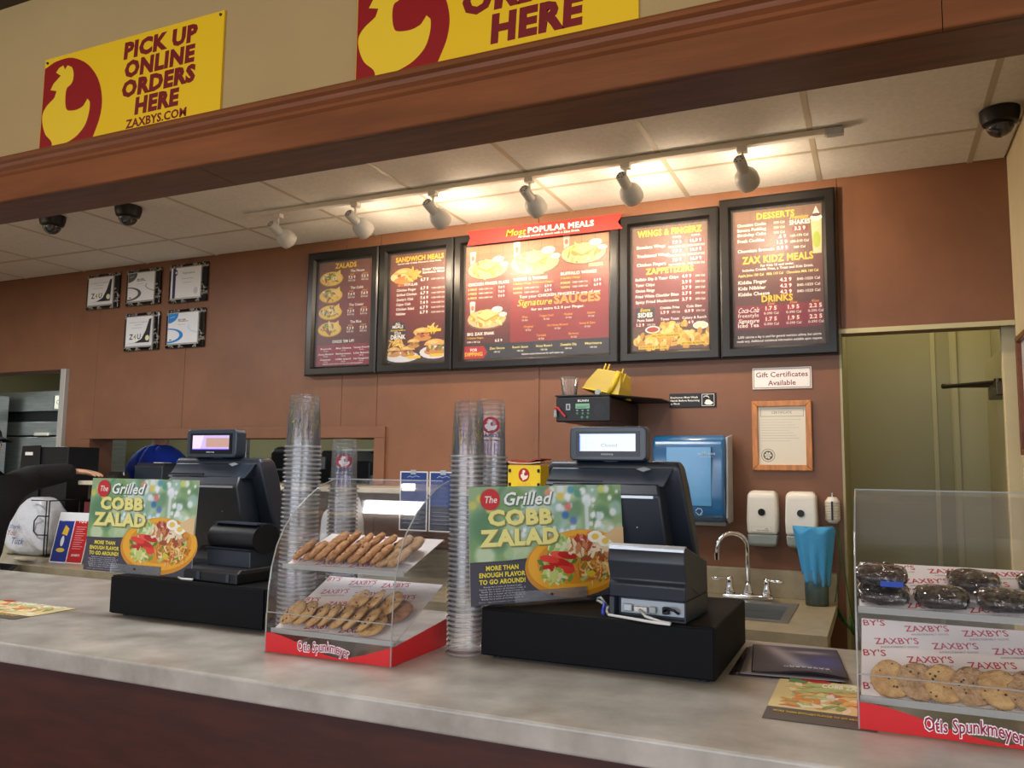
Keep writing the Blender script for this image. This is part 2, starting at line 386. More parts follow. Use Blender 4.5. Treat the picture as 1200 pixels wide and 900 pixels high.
struct(Box(-7.2, 3.2, -4, 1.5, 2.9, 2.95).build('ceiling_dining', mat('dining_ceiling', (150, 138, 118), .9)))
struct(Box(.54, .66, 1.633, YB, 0, 2.95).build('wall_right', CREAM))
struct(Box(-7.12, -7.0, 1.633, YB + .2, 0, 2.95).build('wall_left', CREAM))
# back hall seen through the right opening
struct(Box(-.3, .9, 5.2, 5.3, 0, 2.9).build('wall_hall', OLIVE))
struct(Box(-.24, -.14, YB + .17, 5.2, 0, 2.9).build('wall_hall_left', OLIVE))
struct(Box(.60, .70, YB, 5.2, 0, 2.9).build('wall_hall_right', OLIVE))
struct(Box(-.3, .75, YB + .17, 5.3, 2.76, 2.86).build('ceiling_hall', TILE))
cm = MB(); cm.box(.395, .6, 5.17, 5.199, 0, 2.76); cm.box(.30, .325, 5.19, 5.199, 0, 2.4); cm.box(.40, .43, 5.15, 5.17, 0, 2.4)
struct(cm.build('trim_9', OLIVE2, bevel=.002))
dr = struct(Box(.535, .575, 4.0, 4.86, 0.02, 2.04).build('door_1', mat('door_paint', (190, 180, 134), .4), bevel=.002))
Box(.50, .60, 3.985 - .03, 4.0, 0, 2.1).build('door_frame', CREAM, dr, bevel=.003)
c = MB(); c.box(.475, .535, 4.0, 4.26, 1.80, 1.86); c.build('door_closer', mat('bronze', (70, 62, 48), .35, metal=.7), dr, bevel=.006)
c = MB(); c.tube([(.50, 4.13, 1.87), (.30, 4.35, 1.875), (.32, 4.36, 1.88)], .010, 8); c.tube([(.30, 4.35, 1.88), (.53, 4.62, 1.9)], .010, 8); c.tube([(.50, 4.13, 1.84), (.50, 4.13, 1.885)], .016, 10)
c.build('closer_arm', MATS['bronze'], dr)

# ------------------------------------------------------------ kitchen behind the back wall
struct(Box(-9.2, -.3, 7.4, 7.5, 0, 2.9).build('wall_kitchen', OLIVE))
struct(Box(-9.2, -.24, YB + .17, 7.5, 2.80, 2.86).build('ceiling_kitchen', TILE))
struct(Box(-9.3, -9.2, YB + .17, 7.5, 0, 2.9).build('wall_kitchen_left', OLIVE))
kb = thing('oven_front', 'stainless steel oven front with black slot and small white label seen through the left doorway', 'oven', (-7.7, 5.5, 0))  # steel oven front beyond the left doorway
Box(-.9, .62, 0, .6, 1.97, 2.17).build('top_panel', STEEL, kb, bevel=.004); Box(-.9, .62, .02, .6, 1.865, 1.97).build('slot', BLACK, kb)
Box(-.9, .62, 0, .6, 1.73, 1.865).build('control_panel', STEEL, kb, bevel=.004); Box(-.9, .62, .0, .6, .1, 1.715).build('oven_door', STEEL, kb, bevel=.006)
p = Print(); p.rect(0, 0, .30, .13, (228, 226, 214)); p.rect(.0, .0, .012, .13, (40, 40, 40)); p.text('Chicken', .04, .045, .045, (60, 60, 58), 'l', bold=0); p.build('paper_label', INKM, kb, loc=(.29, -.004, 1.99))
Box(.05, .25, -.02, 0, 1.725, 1.755).build('door_handle', WHITEM, kb, bevel=.004)
fz = thing('steel_cabinet', 'tall stainless cabinet at the far left edge beyond the doorway', 'cabinet', (-7.96, 4.62, 0))
Box(-.9, 0, 0, .8, 0.05, 2.12).build('body', STEEL, fz, bevel=.006); Box(-.88, -.03, -.03, -.001, .1, 2.08).build('door', STEEL, fz, bevel=.006)
Box(-.07, -.05, -.06, -.03, 1.0, 1.35).build('handle', CHROME, fz, bevel=.004)
# things behind the pass-through
et = thing('prep_table', 'long dark prep table running behind the pass-through', 'table', (-3.9, 5.0, 0))
Box(-1.9, 1.6, 0, .7, 1.24, 1.28).build('worktop', BLACK, et, bevel=.003)
for x in (-1.85, 1.5):
    for y in (.03, .62): Box(x, x + .05, y, y + .05, 0, 1.24).build('leg', STEEL, et)
Box(-1.8, 1.5, .1, .65, .7, 1.2).build('lower_shelf', BLACK, et)
b = thing('black_fryer', 'black boxy machine with steel lid behind the pass-through, beside the framed opening', 'machine', (-3.66, 5.06, 1.28))
Box(-.30, .27, 0, .4, 0, .22).build('body', BLACK, b, bevel=.01); MB().loft([(.22, -.22, .12, .02, .38), (.30, -.20, .04, .06, .34)]).build('lid', BLACK, b, bevel=.006)
Box(-.28, -.12, -.015, -.001, .16, .25).build('steel_plate', STEEL, b)
b = thing('black_container', 'tall black rounded container behind the pass-through, left of the boxy machine', 'container', (-4.22, 5.1, 1.28))
MB().loft([(0, -.13, .13, 0, .3), (.3, -.13, .13, 0, .3), (.33, -.1, .1, .04, .26)]).build('body', BLACK, b, bevel=.03, seg=3)
MB().tube([(-.08, -.01, .1), (-.08, -.03, .15), (.08, -.03, .15), (.08, -.01, .1)], .008).build('handle', STEEL, b)
ws = thing('wall_shelf', 'pale shelf on the far kitchen wall at the right end of the pass-through', 'shelf', (-4.2, 7.1, 1.62))
Box(-.9, .5, 0, .3, 0, .02).build('board', WHITEM, ws)
for x in (-.6, .2): MB().prism([(.02, 0), (.3, 0), (.3, -.18)], x, x + .02, 'x').build('bracket', STEEL, ws)
for i in range(4):
    c = thing('clear_jar', ('leftmost', 'second from left', 'third from left', 'rightmost')[i] + ' of four small clear jars at the right end of the pass', 'jar', (-3.33 + i * .035, 5.02 + .13 * (i % 2), 1.28), group='clear jars behind the pass')
    MB().lathe([(.026, 0), (.028, .12)], 12).build('jar_body', clear('jar_plastic', milk=.3), c, smooth=True)
mk = thing('wall_cabinet', 'pale hanging cabinet high behind the pass-through', 'cabinet', (-3.75, 5.75, 1.7))
Box(-.42, .35, 0, .35, 0, .5).build('body', mat('pale_cabinet', (206, 200, 170), .5), mk, bevel=.004); Box(-.3, -.28, .1, .12, .5, 1.10).build('hanger_rod', STEEL, mk); Box(.2, .22, .1, .12, .5, 1.10).build('hanger_rod', STEEL, mk); Box(-.03, .33, -.012, -.001, .02, .48).build('door', MATS['pale_cabinet'], mk, bevel=.003)
po = thing('steel_post', 'slim pale steel post standing behind the pass-through near the clear cups', 'post', (-4.3, 4.75, 0))
Box(-.022, .022, 0, .04, 0, 2.3).build('post', STEEL, po, bevel=.003); Box(-.06, .06, -.03, .07, 0, .01).build('foot', STEEL, po)
hd = thing('storage_rack', 'dark shelving rack deep in the kitchen behind the pass-through', 'rack', (-5.3, 6.3, 0))
for z in (.3, .9, 1.5): Box(-1.6, 1.3, 0, .5, z, z + .03).build('shelf', BLACK, hd)
for x in (-1.6, 1.25):
    for y in (0, .45): Box(x, x + .05, y, y + .05, 0, 1.9).build('upright', STEEL, hd)

# pass ledge, back counter and sink
ld = struct(Box(-4.39, -1.42, 3.45, YB + .25, 1.335, 1.36).build('trim_10', mat('ledge_stone', (214, 204, 180), .3, noise=.06, nscale=14), bevel=.003))
Box(-4.36, -1.46, 3.50, YB - .001, 1.25, 1.334).build('ledge_apron', mat('apron_brown', (60, 40, 30), .5), ld)  # apron under the ledge, plain dark brown
bc = thing('back_counter', 'long beige stone-look back counter under the brown wall, with the sink at its right end', 'counter', (0, 0, 0))
m = MB(); SX0, SX1, SY0, SY1 = -.78, -.335, 3.24, 3.66
m.box(-5.4, SX0, 3.04, YB - .001, .868, .91); m.box(SX1, -.17, 3.04, YB - .001, .868, .91); m.box(SX0, SX1, 3.04, SY0, .868, .91); m.box(SX0, SX1, SY1, YB - .001, .868, .91)
m.build('worktop', STONE2, bc)
Box(-5.0, -.17, YB - .025, YB - .001, .91, 1.03).build('backsplash', STONE2, bc, bevel=.002)
Box(-5.3, -.85, 3.10, 3.82, .08, .868).build('base_cabinet', DARK, bc); Box(-.85, -.30, 3.10, 3.82, .08, .74).build('sink_cabinet', DARK, bc)
Box(-.85, -.30, 3.10, 3.125, .74, .868).build('sink_apron', DARK, bc)
Box(-.24, -.2, 3.12, 3.8, 0, .868).build('end_panel', mat('beige_panel', (150, 136, 106), .5), bc)
sk = thing('hand_sink', 'small stainless drop-in sink in the back counter under the soap dispensers', 'sink', (0, 0, 0))
m = MB(); t = .012
m.box(SX0 - .02, SX1 + .02, SY0 - .02, SY0 + .012, .9105, .915); m.box(SX0 - .02, SX1 + .02, SY1 - .04, SY1 + .03, .9105, .915)
m.box(SX0 - .02, SX0 + .012, SY0 + .012, SY1 - .04, .9105, .915); m.box(SX1 - .012, SX1 + .02, SY0 + .012, SY1 - .04, .9105, .915); m.build('rim', STEEL, sk)
m = MB(); a = (SX0 + .01, SX1 - .01, SY0 + .01, SY1 - .04)
m.box(a[0], a[1], a[2], a[3], .75, .756); m.box(a[0], a[0] + .004, a[2], a[3], .756, .912); m.box(a[1] - .004, a[1], a[2], a[3], .756, .912); m.box(a[0], a[1], a[2], a[2] + .004, .756, .912); m.box(a[0], a[1], a[3] - .004, a[3], .756, .912)
m.build('bowl', STEEL, sk)
fa = thing('faucet', 'chrome gooseneck faucet with two lever handles at the sink', 'faucet', (-.525, 3.72, .915))
m = MB(); m.box(-.11, .11, -.028, .028, 0, .02); m.build('base_plate', CHROME, fa, bevel=.008, auto=True)
arc = [(0, 0, .02), (0, 0, .22)] + [(-.06 + .06 * math.cos(a), -.05 * (1 - math.cos(a)) * .5, .22 + .06 * math.sin(a)) for a in [PI * k / 10 for k in range(1, 11)]] + [(-.122, -.05, .185)]
m = MB(); m.tube(arc, .0105, 12); m.lathe([(.024, .02), (.022, .03), (.014, .06), (.0125, .07)], 16); m.build('spout', CHROME, fa, smooth=True)
MB().lathe([(.013, 0), (.014, .03)], 12, T(-.1225, -.05, .165)).build('aerator', CHROME, fa, auto=True)
for s in (-1, 1):
    m = MB(); m.lathe([(.024, .02), (.022, .035), (.013, .06), (.015, .075), (.012, .09), (.004, .094)], 16, T(s * .078, 0, 0))
    m.build('valve', CHROME, fa, smooth=True)
    MB().tube([(s * .078, 0, .082), (s * .10, -.01, .084), (s * .12, -.02, .084), (s * .15, -.03, .082)], [.006, .005, .009, .006], 10).build('lever', CHROME, fa, smooth=True)

# ------------------------------------------------------------ front counter
fc = thing('front_counter', 'long stone-look laminate service counter across the foreground with dark red-brown front', 'counter', (0, 0, 0))
Box(-4.6, .538, 1.39, 2.30, .972, 1.02).build('worktop', STONE, fc, bevel=.006, seg=3)
Box(-4.55, .535, 1.43, 2.24, 0.1, .972).build('front_panel', COUNTERFRONT, fc)
Box(-4.55, .535, 1.48, 2.2, 0, .1).build('toe_kick', DARK, fc)

# ------------------------------------------------------------ track lighting
tr = thing('light_track', 'white ceiling track carrying six spot heads above the menu boards', 'track', (0, 0, 0))
Box(-3.02, -.14, 3.253, 3.287, ZC - .025, ZC - .0015).build('rail', WHITEM, tr, bevel=.003)
Box(-.14, -.075, 3.250, 3.290, ZC - .03, ZC - .0015).build('end_feed', SILV, tr, bevel=.003)
heads = [(-2.80, 0), (-2.32, 5), (-1.88, 11), (-1.385, 5), (-.94, 10.5), (-.455, 8)]
nm = ['leftmost white spot head on the ceiling track, above the first menu board', 'white spot head on the track, second from the left', 'white spot head on the track above the sandwich menu, third from left',
      'white spot head above the red banner, fourth from left', 'white spot head between popular and wings menus, fifth from left', 'rightmost white spot head on the track, above the desserts menu']
for (x, e), lb in zip(heads, nm):
    h = thing('spot_head', lb, 'spotlight', (x, 3.27, ZC - .025), group='track spot heads')
    m = MB(); m.box(-.02, .02, -.017, .017, -.022, -.0005); m.tube([(0, 0, -.02), (0, 0, -.075)], .006, 8); m.build('mount', WHITEM, h, bevel=.002)
    A = T(0, 0, -.088) @ Euler((D(66), 0, D(-8))).to_matrix().to_4x4()
    # local -z of A = beam direction, towards the wall and down
    m = MB(); m.lathe([(.0215, .055), (.0235, .052), (.0235, -.012), (.030, -.018), (.042, -.034), (.048, -.056), (.048, -.085), (.0455, -.094), (.044, -.092), (.044, -.07), (.025, -.03)], 24, A, True, True); m.build('shade', mat('grey_enamel', (184, 182, 174), .4), h, auto=True)
    m = MB()
    for k in range(6):
        a = k * PI / 3; m.lathe([(.0032, .0555), (.0032, .0565)], 8, A @ T(.0135 * math.cos(a), .0135 * math.sin(a)))
    m.build('vent_holes', BLACK, h)
    MB().lathe([(.0435, -.078), (.03, -.07)], 16, A).build('bulb', mat('lit_bulb', (255, 236, 200), emit=9), h, smooth=True)
    if e:
        l = lamp('bulb_glow', 'POINT', (0, 0, 0), (0, 0, 0), e * .27, (255, 228, 196), shadow_soft_size=.035)
        l.parent = h; l.matrix_local = A @ T(0, 0, -.15)
        l = lamp('spot_bulb', 'SPOT', (0, 0, 0), (0, 0, 0), e * .8, (255, 228, 196), spot_size=D(150), spot_blend=.75, shadow_soft_size=.03)
        l.parent = h; l.matrix_local = A @ T(0, 0, -.108)

# ------------------------------------------------------------ security cameras
lens = mat('dome_black', (14, 14, 16), .08, spec=.8)
for x, y, lb in ((-4.02, 2.90, 'black dome security camera on ceiling, leftmost'), (-3.5, 2.94, 'black dome security camera on ceiling, second from the left under the soffit'), (.45, 3.33, 'black dome security camera in the top right ceiling corner')):
    c = thing('dome_camera', lb, 'camera', (x, y, ZC - .0015), group=None)
    MB().lathe([(.066, 0), (.066, -.02), (.058, -.05), (.05, -.055)], 24).build('housing', BLACK, c, auto=True)
    MB().lathe([(.048, -.052), (.045, -.07), (.034, -.087), (.018, -.097), (.002, -.1)], 24).build('dome', clear('dome_plastic', tint=(150, 150, 150), milk=.05, refl=2, rough=.03), c, smooth=True)
    m = MB(); m.lathe([(.018, -.05), (.022, -.07), (.016, -.082)], 14, T(.006, -.012, 0)); m.build('lens', SILV, c, auto=True)

# ------------------------------------------------------------ soffit signs
def pickup(x, lb, H=.28, cap=.0445, pit=.0545, v0=.057, url=True):
    s = thing('pickup_sign', lb, 'sign', (x, 1.489, 2.3345))
    Box(0, .667, 0, .005, 0, H).build('board', mat('sign_yellow', (226, 178, 26), .35), s)
    p = Print(); p.L = .0006; p.step = 3e-5; p.rect(0, 0, .667, H, (238, 190, 22))
    p.poly([(a + 2.141, b - 2.3375) for a, b in DEE], (146, 14, 14)); p.poly([(a + 2.141, b - 2.3375) for a, b in BIRD], (238, 196, 40))
    for i, (t, wd) in enumerate((('PICK UP', .262), ('ONLINE', .25), ('ORDERS', .262), ('HERE', .155))):
        p.text(t, .447, v0 + (3 - i) * pit, cap, (122, 20, 22), w=wd * (1 if url else 1.33), bold=.06, shear=.05)
    if url: p.text('ZAXBYS.COM', .447, .021, .024, (122, 20, 22), w=.215, bold=.03); p.text('ZAXBYS.COM', .4475, .0214, .0235, (122, 20, 22), w=.215, bold=.03)
    p.build('lettering', INK, s)
    for u, v in ((.012, H - .012), (.655, H - .01), (.072, .012), (.655, .012)): MB().lathe([(.004, 0), (.003, .003), (.001, .004)], 10, T(u, -.0012, v, D(90))).build('screw', DARK, s)
pickup(-2.141, 'yellow sign reading pick up online orders here, whole, on the left of the soffit')
pickup(-1.068, 'yellow pick up orders sign cropped at the photo top, right of the whole one', .36, .061, .076, .036, False)

# ------------------------------------------------------------ menu boards
MZ0, MZ1 = 1.985, 2.715
def board(x0, x1, lb, draw, bw=.052, z1=MZ1):
    s = thing('menu_board', lb, 'menu board', (x0, YB - .001, MZ0), group=None); W = x1 - x0; H = z1 - MZ0
    m = MB(); b = bw
    prof = [(0, -.0), (0, -.045), (.008, -.05), (b - .012, -.05), (b, -.034), (b, 0)]
    for side in range(4):
        q = []
        for (d, y) in prof:
            if side == 0: q.append(((d, y, d), (W - d, y, d)))
            elif side == 1: q.append(((W - d, y, d), (W - d, y, H - d)))
            elif side == 2: q.append(((W - d, y, H - d), (d, y, H - d)))
            else: q.append(((d, y, H - d), (d, y, d)))
        n = len(prof); vs = [a for a, _ in q] + [c for _, c in q]
        m.add(vs, [(i, (i + 1) % n, (i + 1) % n + n, i + n) for i in range(n)] + [tuple(range(n)), tuple(range(2 * n - 1, n - 1, -1))])
    m.build('frame', BLACKF, s)
    Box(.02, W - .02, -.012, -.001, .02, H - .02).build('backing', BLACK, s)
    pw, ph = W - 2 * b - .012, H - 2 * b - .012
    p = Print(); p.k = 1.17; draw(p, pw, ph); p.build('menu_panel', INKG, s, loc=(b + .006, -.0132, b + .006))
    Box(b, W - b, -.030, -.028, b, H - b).build('cover_glass', clear('menu_film', milk=.03, refl=.35, rough=.35), s)
    return s
BG = (92, 36, 32); BG2 = (76, 40, 36); OR = (240, 150, 60); BR = (130, 24, 36); PALE = (232, 222, 208)
def bg(p, W, H, top=(116, 72, 54), mid=(116, 36, 36), bot=(70, 32, 32)):
    n = 14
    for i in range(n):
        t = i / (n - 1); c = tuple(int(a + (b - a) * min(1, t * 2)) if t < .5 else int(b + (d - b) * (t - .5) * 2) for a, b, d in zip(bot, mid, top)); c = tuple(c)
        p.rect(0, H * i / n, W, H * (i + 1) / n, c); p.L -= p.step
    p.L += p.step
    k = max(3, int(W / .07))
    for i in range(1, k): p.rect(W * i / k, 0, W * i / k + .0012, H, tuple(int(x * .75) for x in mid))
def col(p, W, H, rows): 
    for t, u, v, h, c, al, *r in rows: p.text(t, u * W, v * H, h, c, al, w=(r[0] * W if r and r[0] else None), bold=(r[1] if len(r) > 1 else .02))
def m_zalads(p, W, H):
    bg(p, W, H); rnd = random.Random(3)
    p.text('ZALADS', .5 * W, .935 * H, .026, YEL, w=.40 * W, bold=.035)
    for i, (n, pr) in enumerate((('The House', '7.3 9'), ('The Cobb', '7.4 9'), ('The Caesar', '7.3 9'), ('The Blue', '7.3 9'))):
        y = (.835 - i * .163) * H
        food(p, .235 * W, y, .225 * W, .072 * H, rnd, 'salad'); p.poly([(.33 * W, y), (.42 * W, y - .02 * H), (.40 * W, y + .085 * H), (.3 * W, y + .05 * H)], (236, 200, 100))
        p.text(n, .72 * W, y + .05 * H, .013, WHT); 
        for u in (.62, .86):
            p.text('fried' if u < .7 else 'grilled', u * W, y + .022 * H, .009, OR); p.text(pr, u * W, y - .012 * H, .0145, WHT, bold=.03); p.text('810 Cal', u * W, y - .038 * H, .009, PALE)
    p.text("DRESS 'EM UP!", .5 * W, .215 * H, .014, WHT, w=.4 * W)
    p.rect(0, 0, W, .2 * H, (134, 24, 50))
    for j, r in enumerate((('Ranch', 'Blue Cheese', 'Honey French'), ('Honey Mustard', 'Mediterranean', 'Lite Ranch'), ('Caesar', '1000 Island', 'Lite Vinaigrette'))):
        for i, t in enumerate(r): p.text(t, (.18 + .33 * i) * W, (.155 - j * .052) * H, .0085, WHT, w=(.2 if len(t) < 8 else .28) * W); p.text('170 Cal', (.18 + .33 * i) * W, (.135 - j * .052) * H, .006, PALE)
    p.text('Calorie counts shown are for each dressing packet.', .5 * W, .012 * H, .0065, PALE, w=.75 * W)
def m_sandwich(p, W, H):
    bg(p, W, H); rnd = random.Random(4)
    p.text('SANDWICH MEALS', .52 * W, .93 * H, .024, YEL, w=.86 * W, bold=.035)
    p.text('Served with Crinkle Fries and a 22oz Drink.', .52 * W, .905 * H, .0085, WHT, w=.78 * W)
    p.ell(.25 * W, .79 * H, .25 * W, .06 * H, (236, 214, 150)); burger(p, .25 * W, .8 * H, .19 * W, rnd)
    for i in range(12): p.blob(rnd.uniform(.35, .5) * W, rnd.uniform(.76, .84) * H, .03, .007, rnd.choice([(236, 200, 100), (220, 170, 70)]), rnd)
    p.text("Kickin' Chicken", .77 * W, .83 * H, .012, WHT, w=.38 * W); p.text('Sandwich Meal', .77 * W, .802 * H, .012, WHT, w=.38 * W)
    p.text('6.7 9', .62 * W, .735 * H, .015, WHT, bold=.03); p.text('1100-1220 Cal', .85 * W, .738 * H, .0085, PALE)
    p.text('MOST', .2 * W, .70 * H, .013, OR, w=.12 * W, shear=.2); p.text('POPULAR', .38 * W, .70 * H, .013, WHT, w=.24 * W)
    for i, (t, pr) in enumerate((('Chicken Finger', '6.7 9'), ('Grilled Chicken', '6.7 9'), ("Zaxby's Club", '7.4 9'), ('Cajun Club', '7.4 9'), ('Chicken Salad', '6.7 9'), ('Nibbler', '6.7 9'))):
        y = (.655 - i * .044) * H; p.text(t, .12 * W, y, .0125, WHT, 'l'); p.text(pr, .62 * W, y, .015, WHT, bold=.03); p.text('1160-1620 Cal', .86 * W, y, .0085, PALE)
    p.ell(.15 * W, .29 * H, .165 * W, .09 * H, (44, 40, 42))
    p.text('ALL', .16 * W, .345 * H, .012, WHT); p.text('MEALS', .16 * W, .315 * H, .015, WHT); p.text('Served with a', .16 * W, .288 * H, .010, YEL, shear=.3, w=.27 * W); p.text('22oz', .16 * W, .26 * H, .014, WHT); p.text('DRINK', .17 * W, .215 * H, .021, WHT, w=.27 * W, bold=.04)
    p.rect(0, 0, W, .1 * H, (60, 36, 30)); p.ell(.25 * W, .05 * H, .3 * W, .05 * H, (220, 220, 224)); p.ell(.82 * W, .08 * H, .26 * W, .06 * H, (222, 222, 226))
    for x, y, s in ((.6, .25, .16), (.83, .13, .19), (.1, .1, .12), (.35, .1, .13), (.45, .17, .11)): burger(p, x * W, y * H, s * W, rnd)
    for i in range(22): p.blob(rnd.uniform(.02, .3) * W, rnd.uniform(.15, .2) * H, .02, .005, rnd.choice([(240, 206, 110), (224, 176, 70)]), rnd)
    for i in range(12): p.blob(rnd.uniform(.68, .85) * W, rnd.uniform(.27, .32) * H, .018, .005, rnd.choice([(240, 206, 110), (224, 176, 70)]), rnd)
    for x, y in ((.8, .265), (.45, .03), (.84, .04)): p.rect((x - .1) * W, y * H, (x + .13) * W, (y + .025) * H, YEL)
def m_popular(p, W, H):
    p.k = 1.05
    bg(p, W, H, (186, 130, 92), (128, 44, 42), (70, 30, 32)); rnd = random.Random(5)
    p.rect(.33 * W, .12 * H, W, .56 * H, (136, 34, 40))
    p.rect(0, .86 * H, W, .865 * H, (150, 96, 64))
    def plate(x, y, s):
        drink(p, x - s * .75, y + s * .55, s * .3); p.ell(x, y, s * 1.05, s * .5, (120, 84, 62)); p.ell(x, y + s * .03, s, s * .45, (206, 176, 130)); food(p, x, y, s * 1.15, s * .52, rnd, 'fried', None); toast(p, x, y + s * .2, s * .5); sauce(p, x + s * .55, y + s * .45, s * .28); sauce(p, x + s * .85, y + s * .2, s * .2)
    plate(.16 * W, .78 * H, .145 * W); plate(.50 * W, .80 * H, .17 * W); plate(.83 * W, .84 * H, .15 * W); plate(.16 * W, .34 * H, .14 * W)
    for x, t, s, l in ((.02, 'CHICKEN FINGER PLATE', '', ('5 PIECE', '4 PIECE', '6 PIECE')), (.35, 'WINGS & THINGS', '5 Buffalo Wings, 3 Chicken Fingers', ('BONELESS', 'TRADITIONAL')), (.68, 'BUFFALO WINGS', '5 Buffalo Wings', ('BONELESS', 'TRADITIONAL'))):
        y = (.645 if x < .1 else .655 if x < .5 else .67) * H
        p.text(t, x * W, y, .0155, WHT, 'l', w=(.3 if x < .1 else .24) * W, bold=.03)
        if s: y -= .033 * H; p.text(s, x * W, y, .0095, YEL, 'l', w=(.28 if x < .5 else .13) * W)
        for i, r in enumerate(l):
            yy = y - (.04 + .038 * i) * H; p.text(r, x * W, yy, .0095, CRM, 'l', w=.065 * W); p.text('1580-1680 Cal', (x + .08) * W, yy, .0085, PALE, 'l', w=.1 * W)
            p.rect((x + .205) * W, yy - .004, (x + .285) * W, yy + .016, BR); p.text('7.4 9' if x < .1 else '6.9 9', (x + .245) * W, yy, .0125, WHT, bold=.03)
    p.rect(.47 * W, .70 * H, .56 * W, .73 * H, CRM); p.rect(.87 * W, .725 * H, .96 * W, .75 * H, CRM)
    p.text('BIG ZAX SNAK', .02 * W, .205 * H, .0155, WHT, 'l', w=.2 * W, bold=.03); p.text('3 Chicken Fingers', .02 * W, .175 * H, .009, YEL, 'l'); p.text('1080-1180 Cal', .02 * W, .14 * H, .009, PALE, 'l'); p.text('6.5 9', .25 * W, .14 * H, .014, WHT, bold=.03)
    p.text('Toss your CHICKEN FINGERZ in one of our', .67 * W, .502 * H, .0145, WHT, w=.55 * W)
    p.text('Signature', .50 * W, .435 * H, .034, YEL, w=.24 * W, shear=.25, bold=.01); p.text('SAUCES', .79 * W, .435 * H, .042, OR, w=.31 * W, bold=.04)
    p.text('for an extra 0.2 0 per Finger.', .66 * W, .39 * H, .0125, WHT, w=.36 * W)
    for y, l in ((.33, ('Wimpy', 'Tongue Torch', 'Nuclear', 'Insane')), (.245, ('Original', 'Hot Honey Mustard', 'Sweet & Spicy')), (.165, ('Teriyaki', 'Barbecue'))):
        n = len(l)
        for i, t in enumerate(l):
            u = .66 + (i - (n - 1) / 2) * (.15 if n == 4 else .2 if n == 3 else .22); p.text(t, u * W, y * H, .0115, OR, w=(.012 * len(t) * .62) * W / .9); p.text('15 Cal', u * W, (y - .027) * H, .0085, PALE)
    p.rect(0, 0, W, .125 * H, (36, 36, 46)); p.poly([(0, 0), (.14 * W, 0), (.17 * W, .055 * H), (.14 * W, .11 * H), (0, .11 * H)], (176, 30, 36))
    p.text('FOR', .07 * W, .065 * H, .015, WHT); p.text('DIPPING', .07 * W, .025 * H, .019, YEL, w=.13 * W, bold=.03)
    for i, t in enumerate(('Zax Sauce', 'Ranch Sauce', 'Honey Mustard', 'Zestable Dip', 'Marinara')): p.text(t, (.24 + .165 * i) * W, .075 * H, .0115, CRM, w=.11 * W); p.text('150 Cal', (.24 + .165 * i) * W, .045 * H, .008, WHT)
    p.text('Calorie counts shown are for each sauce cup.', .56 * W, .015 * H, .0085, WHT)
def m_wings(p, W, H):
    bg(p, W, H, (112, 84, 66), (120, 40, 46), (80, 34, 34)); rnd = random.Random(6)
    p.text('WINGS & FINGERZ', .5 * W, .925 * H, .027, YEL, w=.86 * W, bold=.035)
    for u in (.6, .85): p.text('10 PIECE', u * W, .893 * H, .007, WHT)
    for i, t in enumerate(('Boneless Wings', 'Traditional Wings', 'Chicken Fingerz')):
        y = (.845 - i * .072) * H; p.text(t, .06 * W, y - .018 * H, .0135, WHT, 'l')
        for u, q in ((.6, '7.9 9'), (.85, '16.9 9')): p.rect((u - .1) * W, y - .006, (u + .1) * W, y + .019, (176, 40, 66)); p.text(q, u * W, y, .0135, WHT, bold=.03); p.text('1080-2160 Cal', u * W, y - .032 * H, .0085, PALE)
    p.text('ZAPPETIZERS', .5 * W, .615 * H, .025, YEL, w=.64 * W, bold=.035)
    for i, t in enumerate(('Buffalo Dip & Tater Chips', 'Tater Chips', 'Onion Rings', 'Fried White Cheddar Bites', 'Spicy Fried Mushrooms')):
        y = (.565 - i * .046) * H; p.text(t, .04 * W, y, .0125, WHT, 'l', w=(.58 if len(t) > 20 else .26) * W); p.rect(.65 * W, y - .005, .8 * W, y + .018, BR); p.text(('4.9 9', '2.9 9', '3.7 9', '3.7 9', '3.7 9')[i], .725 * W, y, .0135, WHT, bold=.03); p.text('590 Cal', .9 * W, y, .009, PALE)
    p.rect(.04 * W, .26 * H, .3 * W, .345 * H, (40, 36, 40)); p.text('Extra', .17 * W, .315 * H, .014, YEL, shear=.25); p.text('SIDES', .17 * W, .27 * H, .019, WHT, w=.2 * W, bold=.04)
    for u, v, t, q in ((.5, .325, 'Crinkle Fries', '1.9 9'), (.82, .325, 'Cole Slaw', '0.9 9'), (.17, .235, 'Pasta Salad', '1.2 9'), (.5, .235, 'Texas Toast', '1.6 9'), (.82, .235, 'Celery & Ranch', '3.4 9')):
        p.text(t, u * W, v * H, .011, WHT); p.rect((u - .13) * W, (v - .045) * H, (u) * W, (v - .01) * H, BR); p.text(q, (u - .065) * W, (v - .038) * H, .0125, WHT, bold=.03); p.text('370 Cal', (u + .08) * W, (v - .036) * H, .008, PALE)
    p.rect(0, 0, W, .19 * H, (96, 66, 50))
    sauce(p, .27 * W, .165 * H, .1 * W, (170, 60, 40)); sauce(p, .9 * W, .18 * H, .1 * W)
    for cx, cy, n in ((.2, .07, 34), (.55, .16, 28), (.55, .06, 22), (.85, .09, 34)):
        for i in range(n): p.blob((cx + rnd.uniform(-.17, .17)) * W, (cy + rnd.uniform(-.05, .05)) * H, .018, .012, rnd.choice([(236, 196, 90), (220, 166, 60), (244, 214, 130), (206, 150, 60)]), rnd)
    for a, b, y, t in ((.24, .64, .10, 'FRIED WHITE CHEDDAR BITES'), (.08, .48, .012, 'BUFFALO DIP & TATER CHIPS'), (.64, .97, .03, 'SPICY FRIED MUSHROOMS')): p.rect(a * W, y * H, b * W, (y + .026) * H, YEL); p.text(t, (a + b) / 2 * W, (y + .006) * H, .008, (60, 30, 20), w=(b - a) * .9 * W)
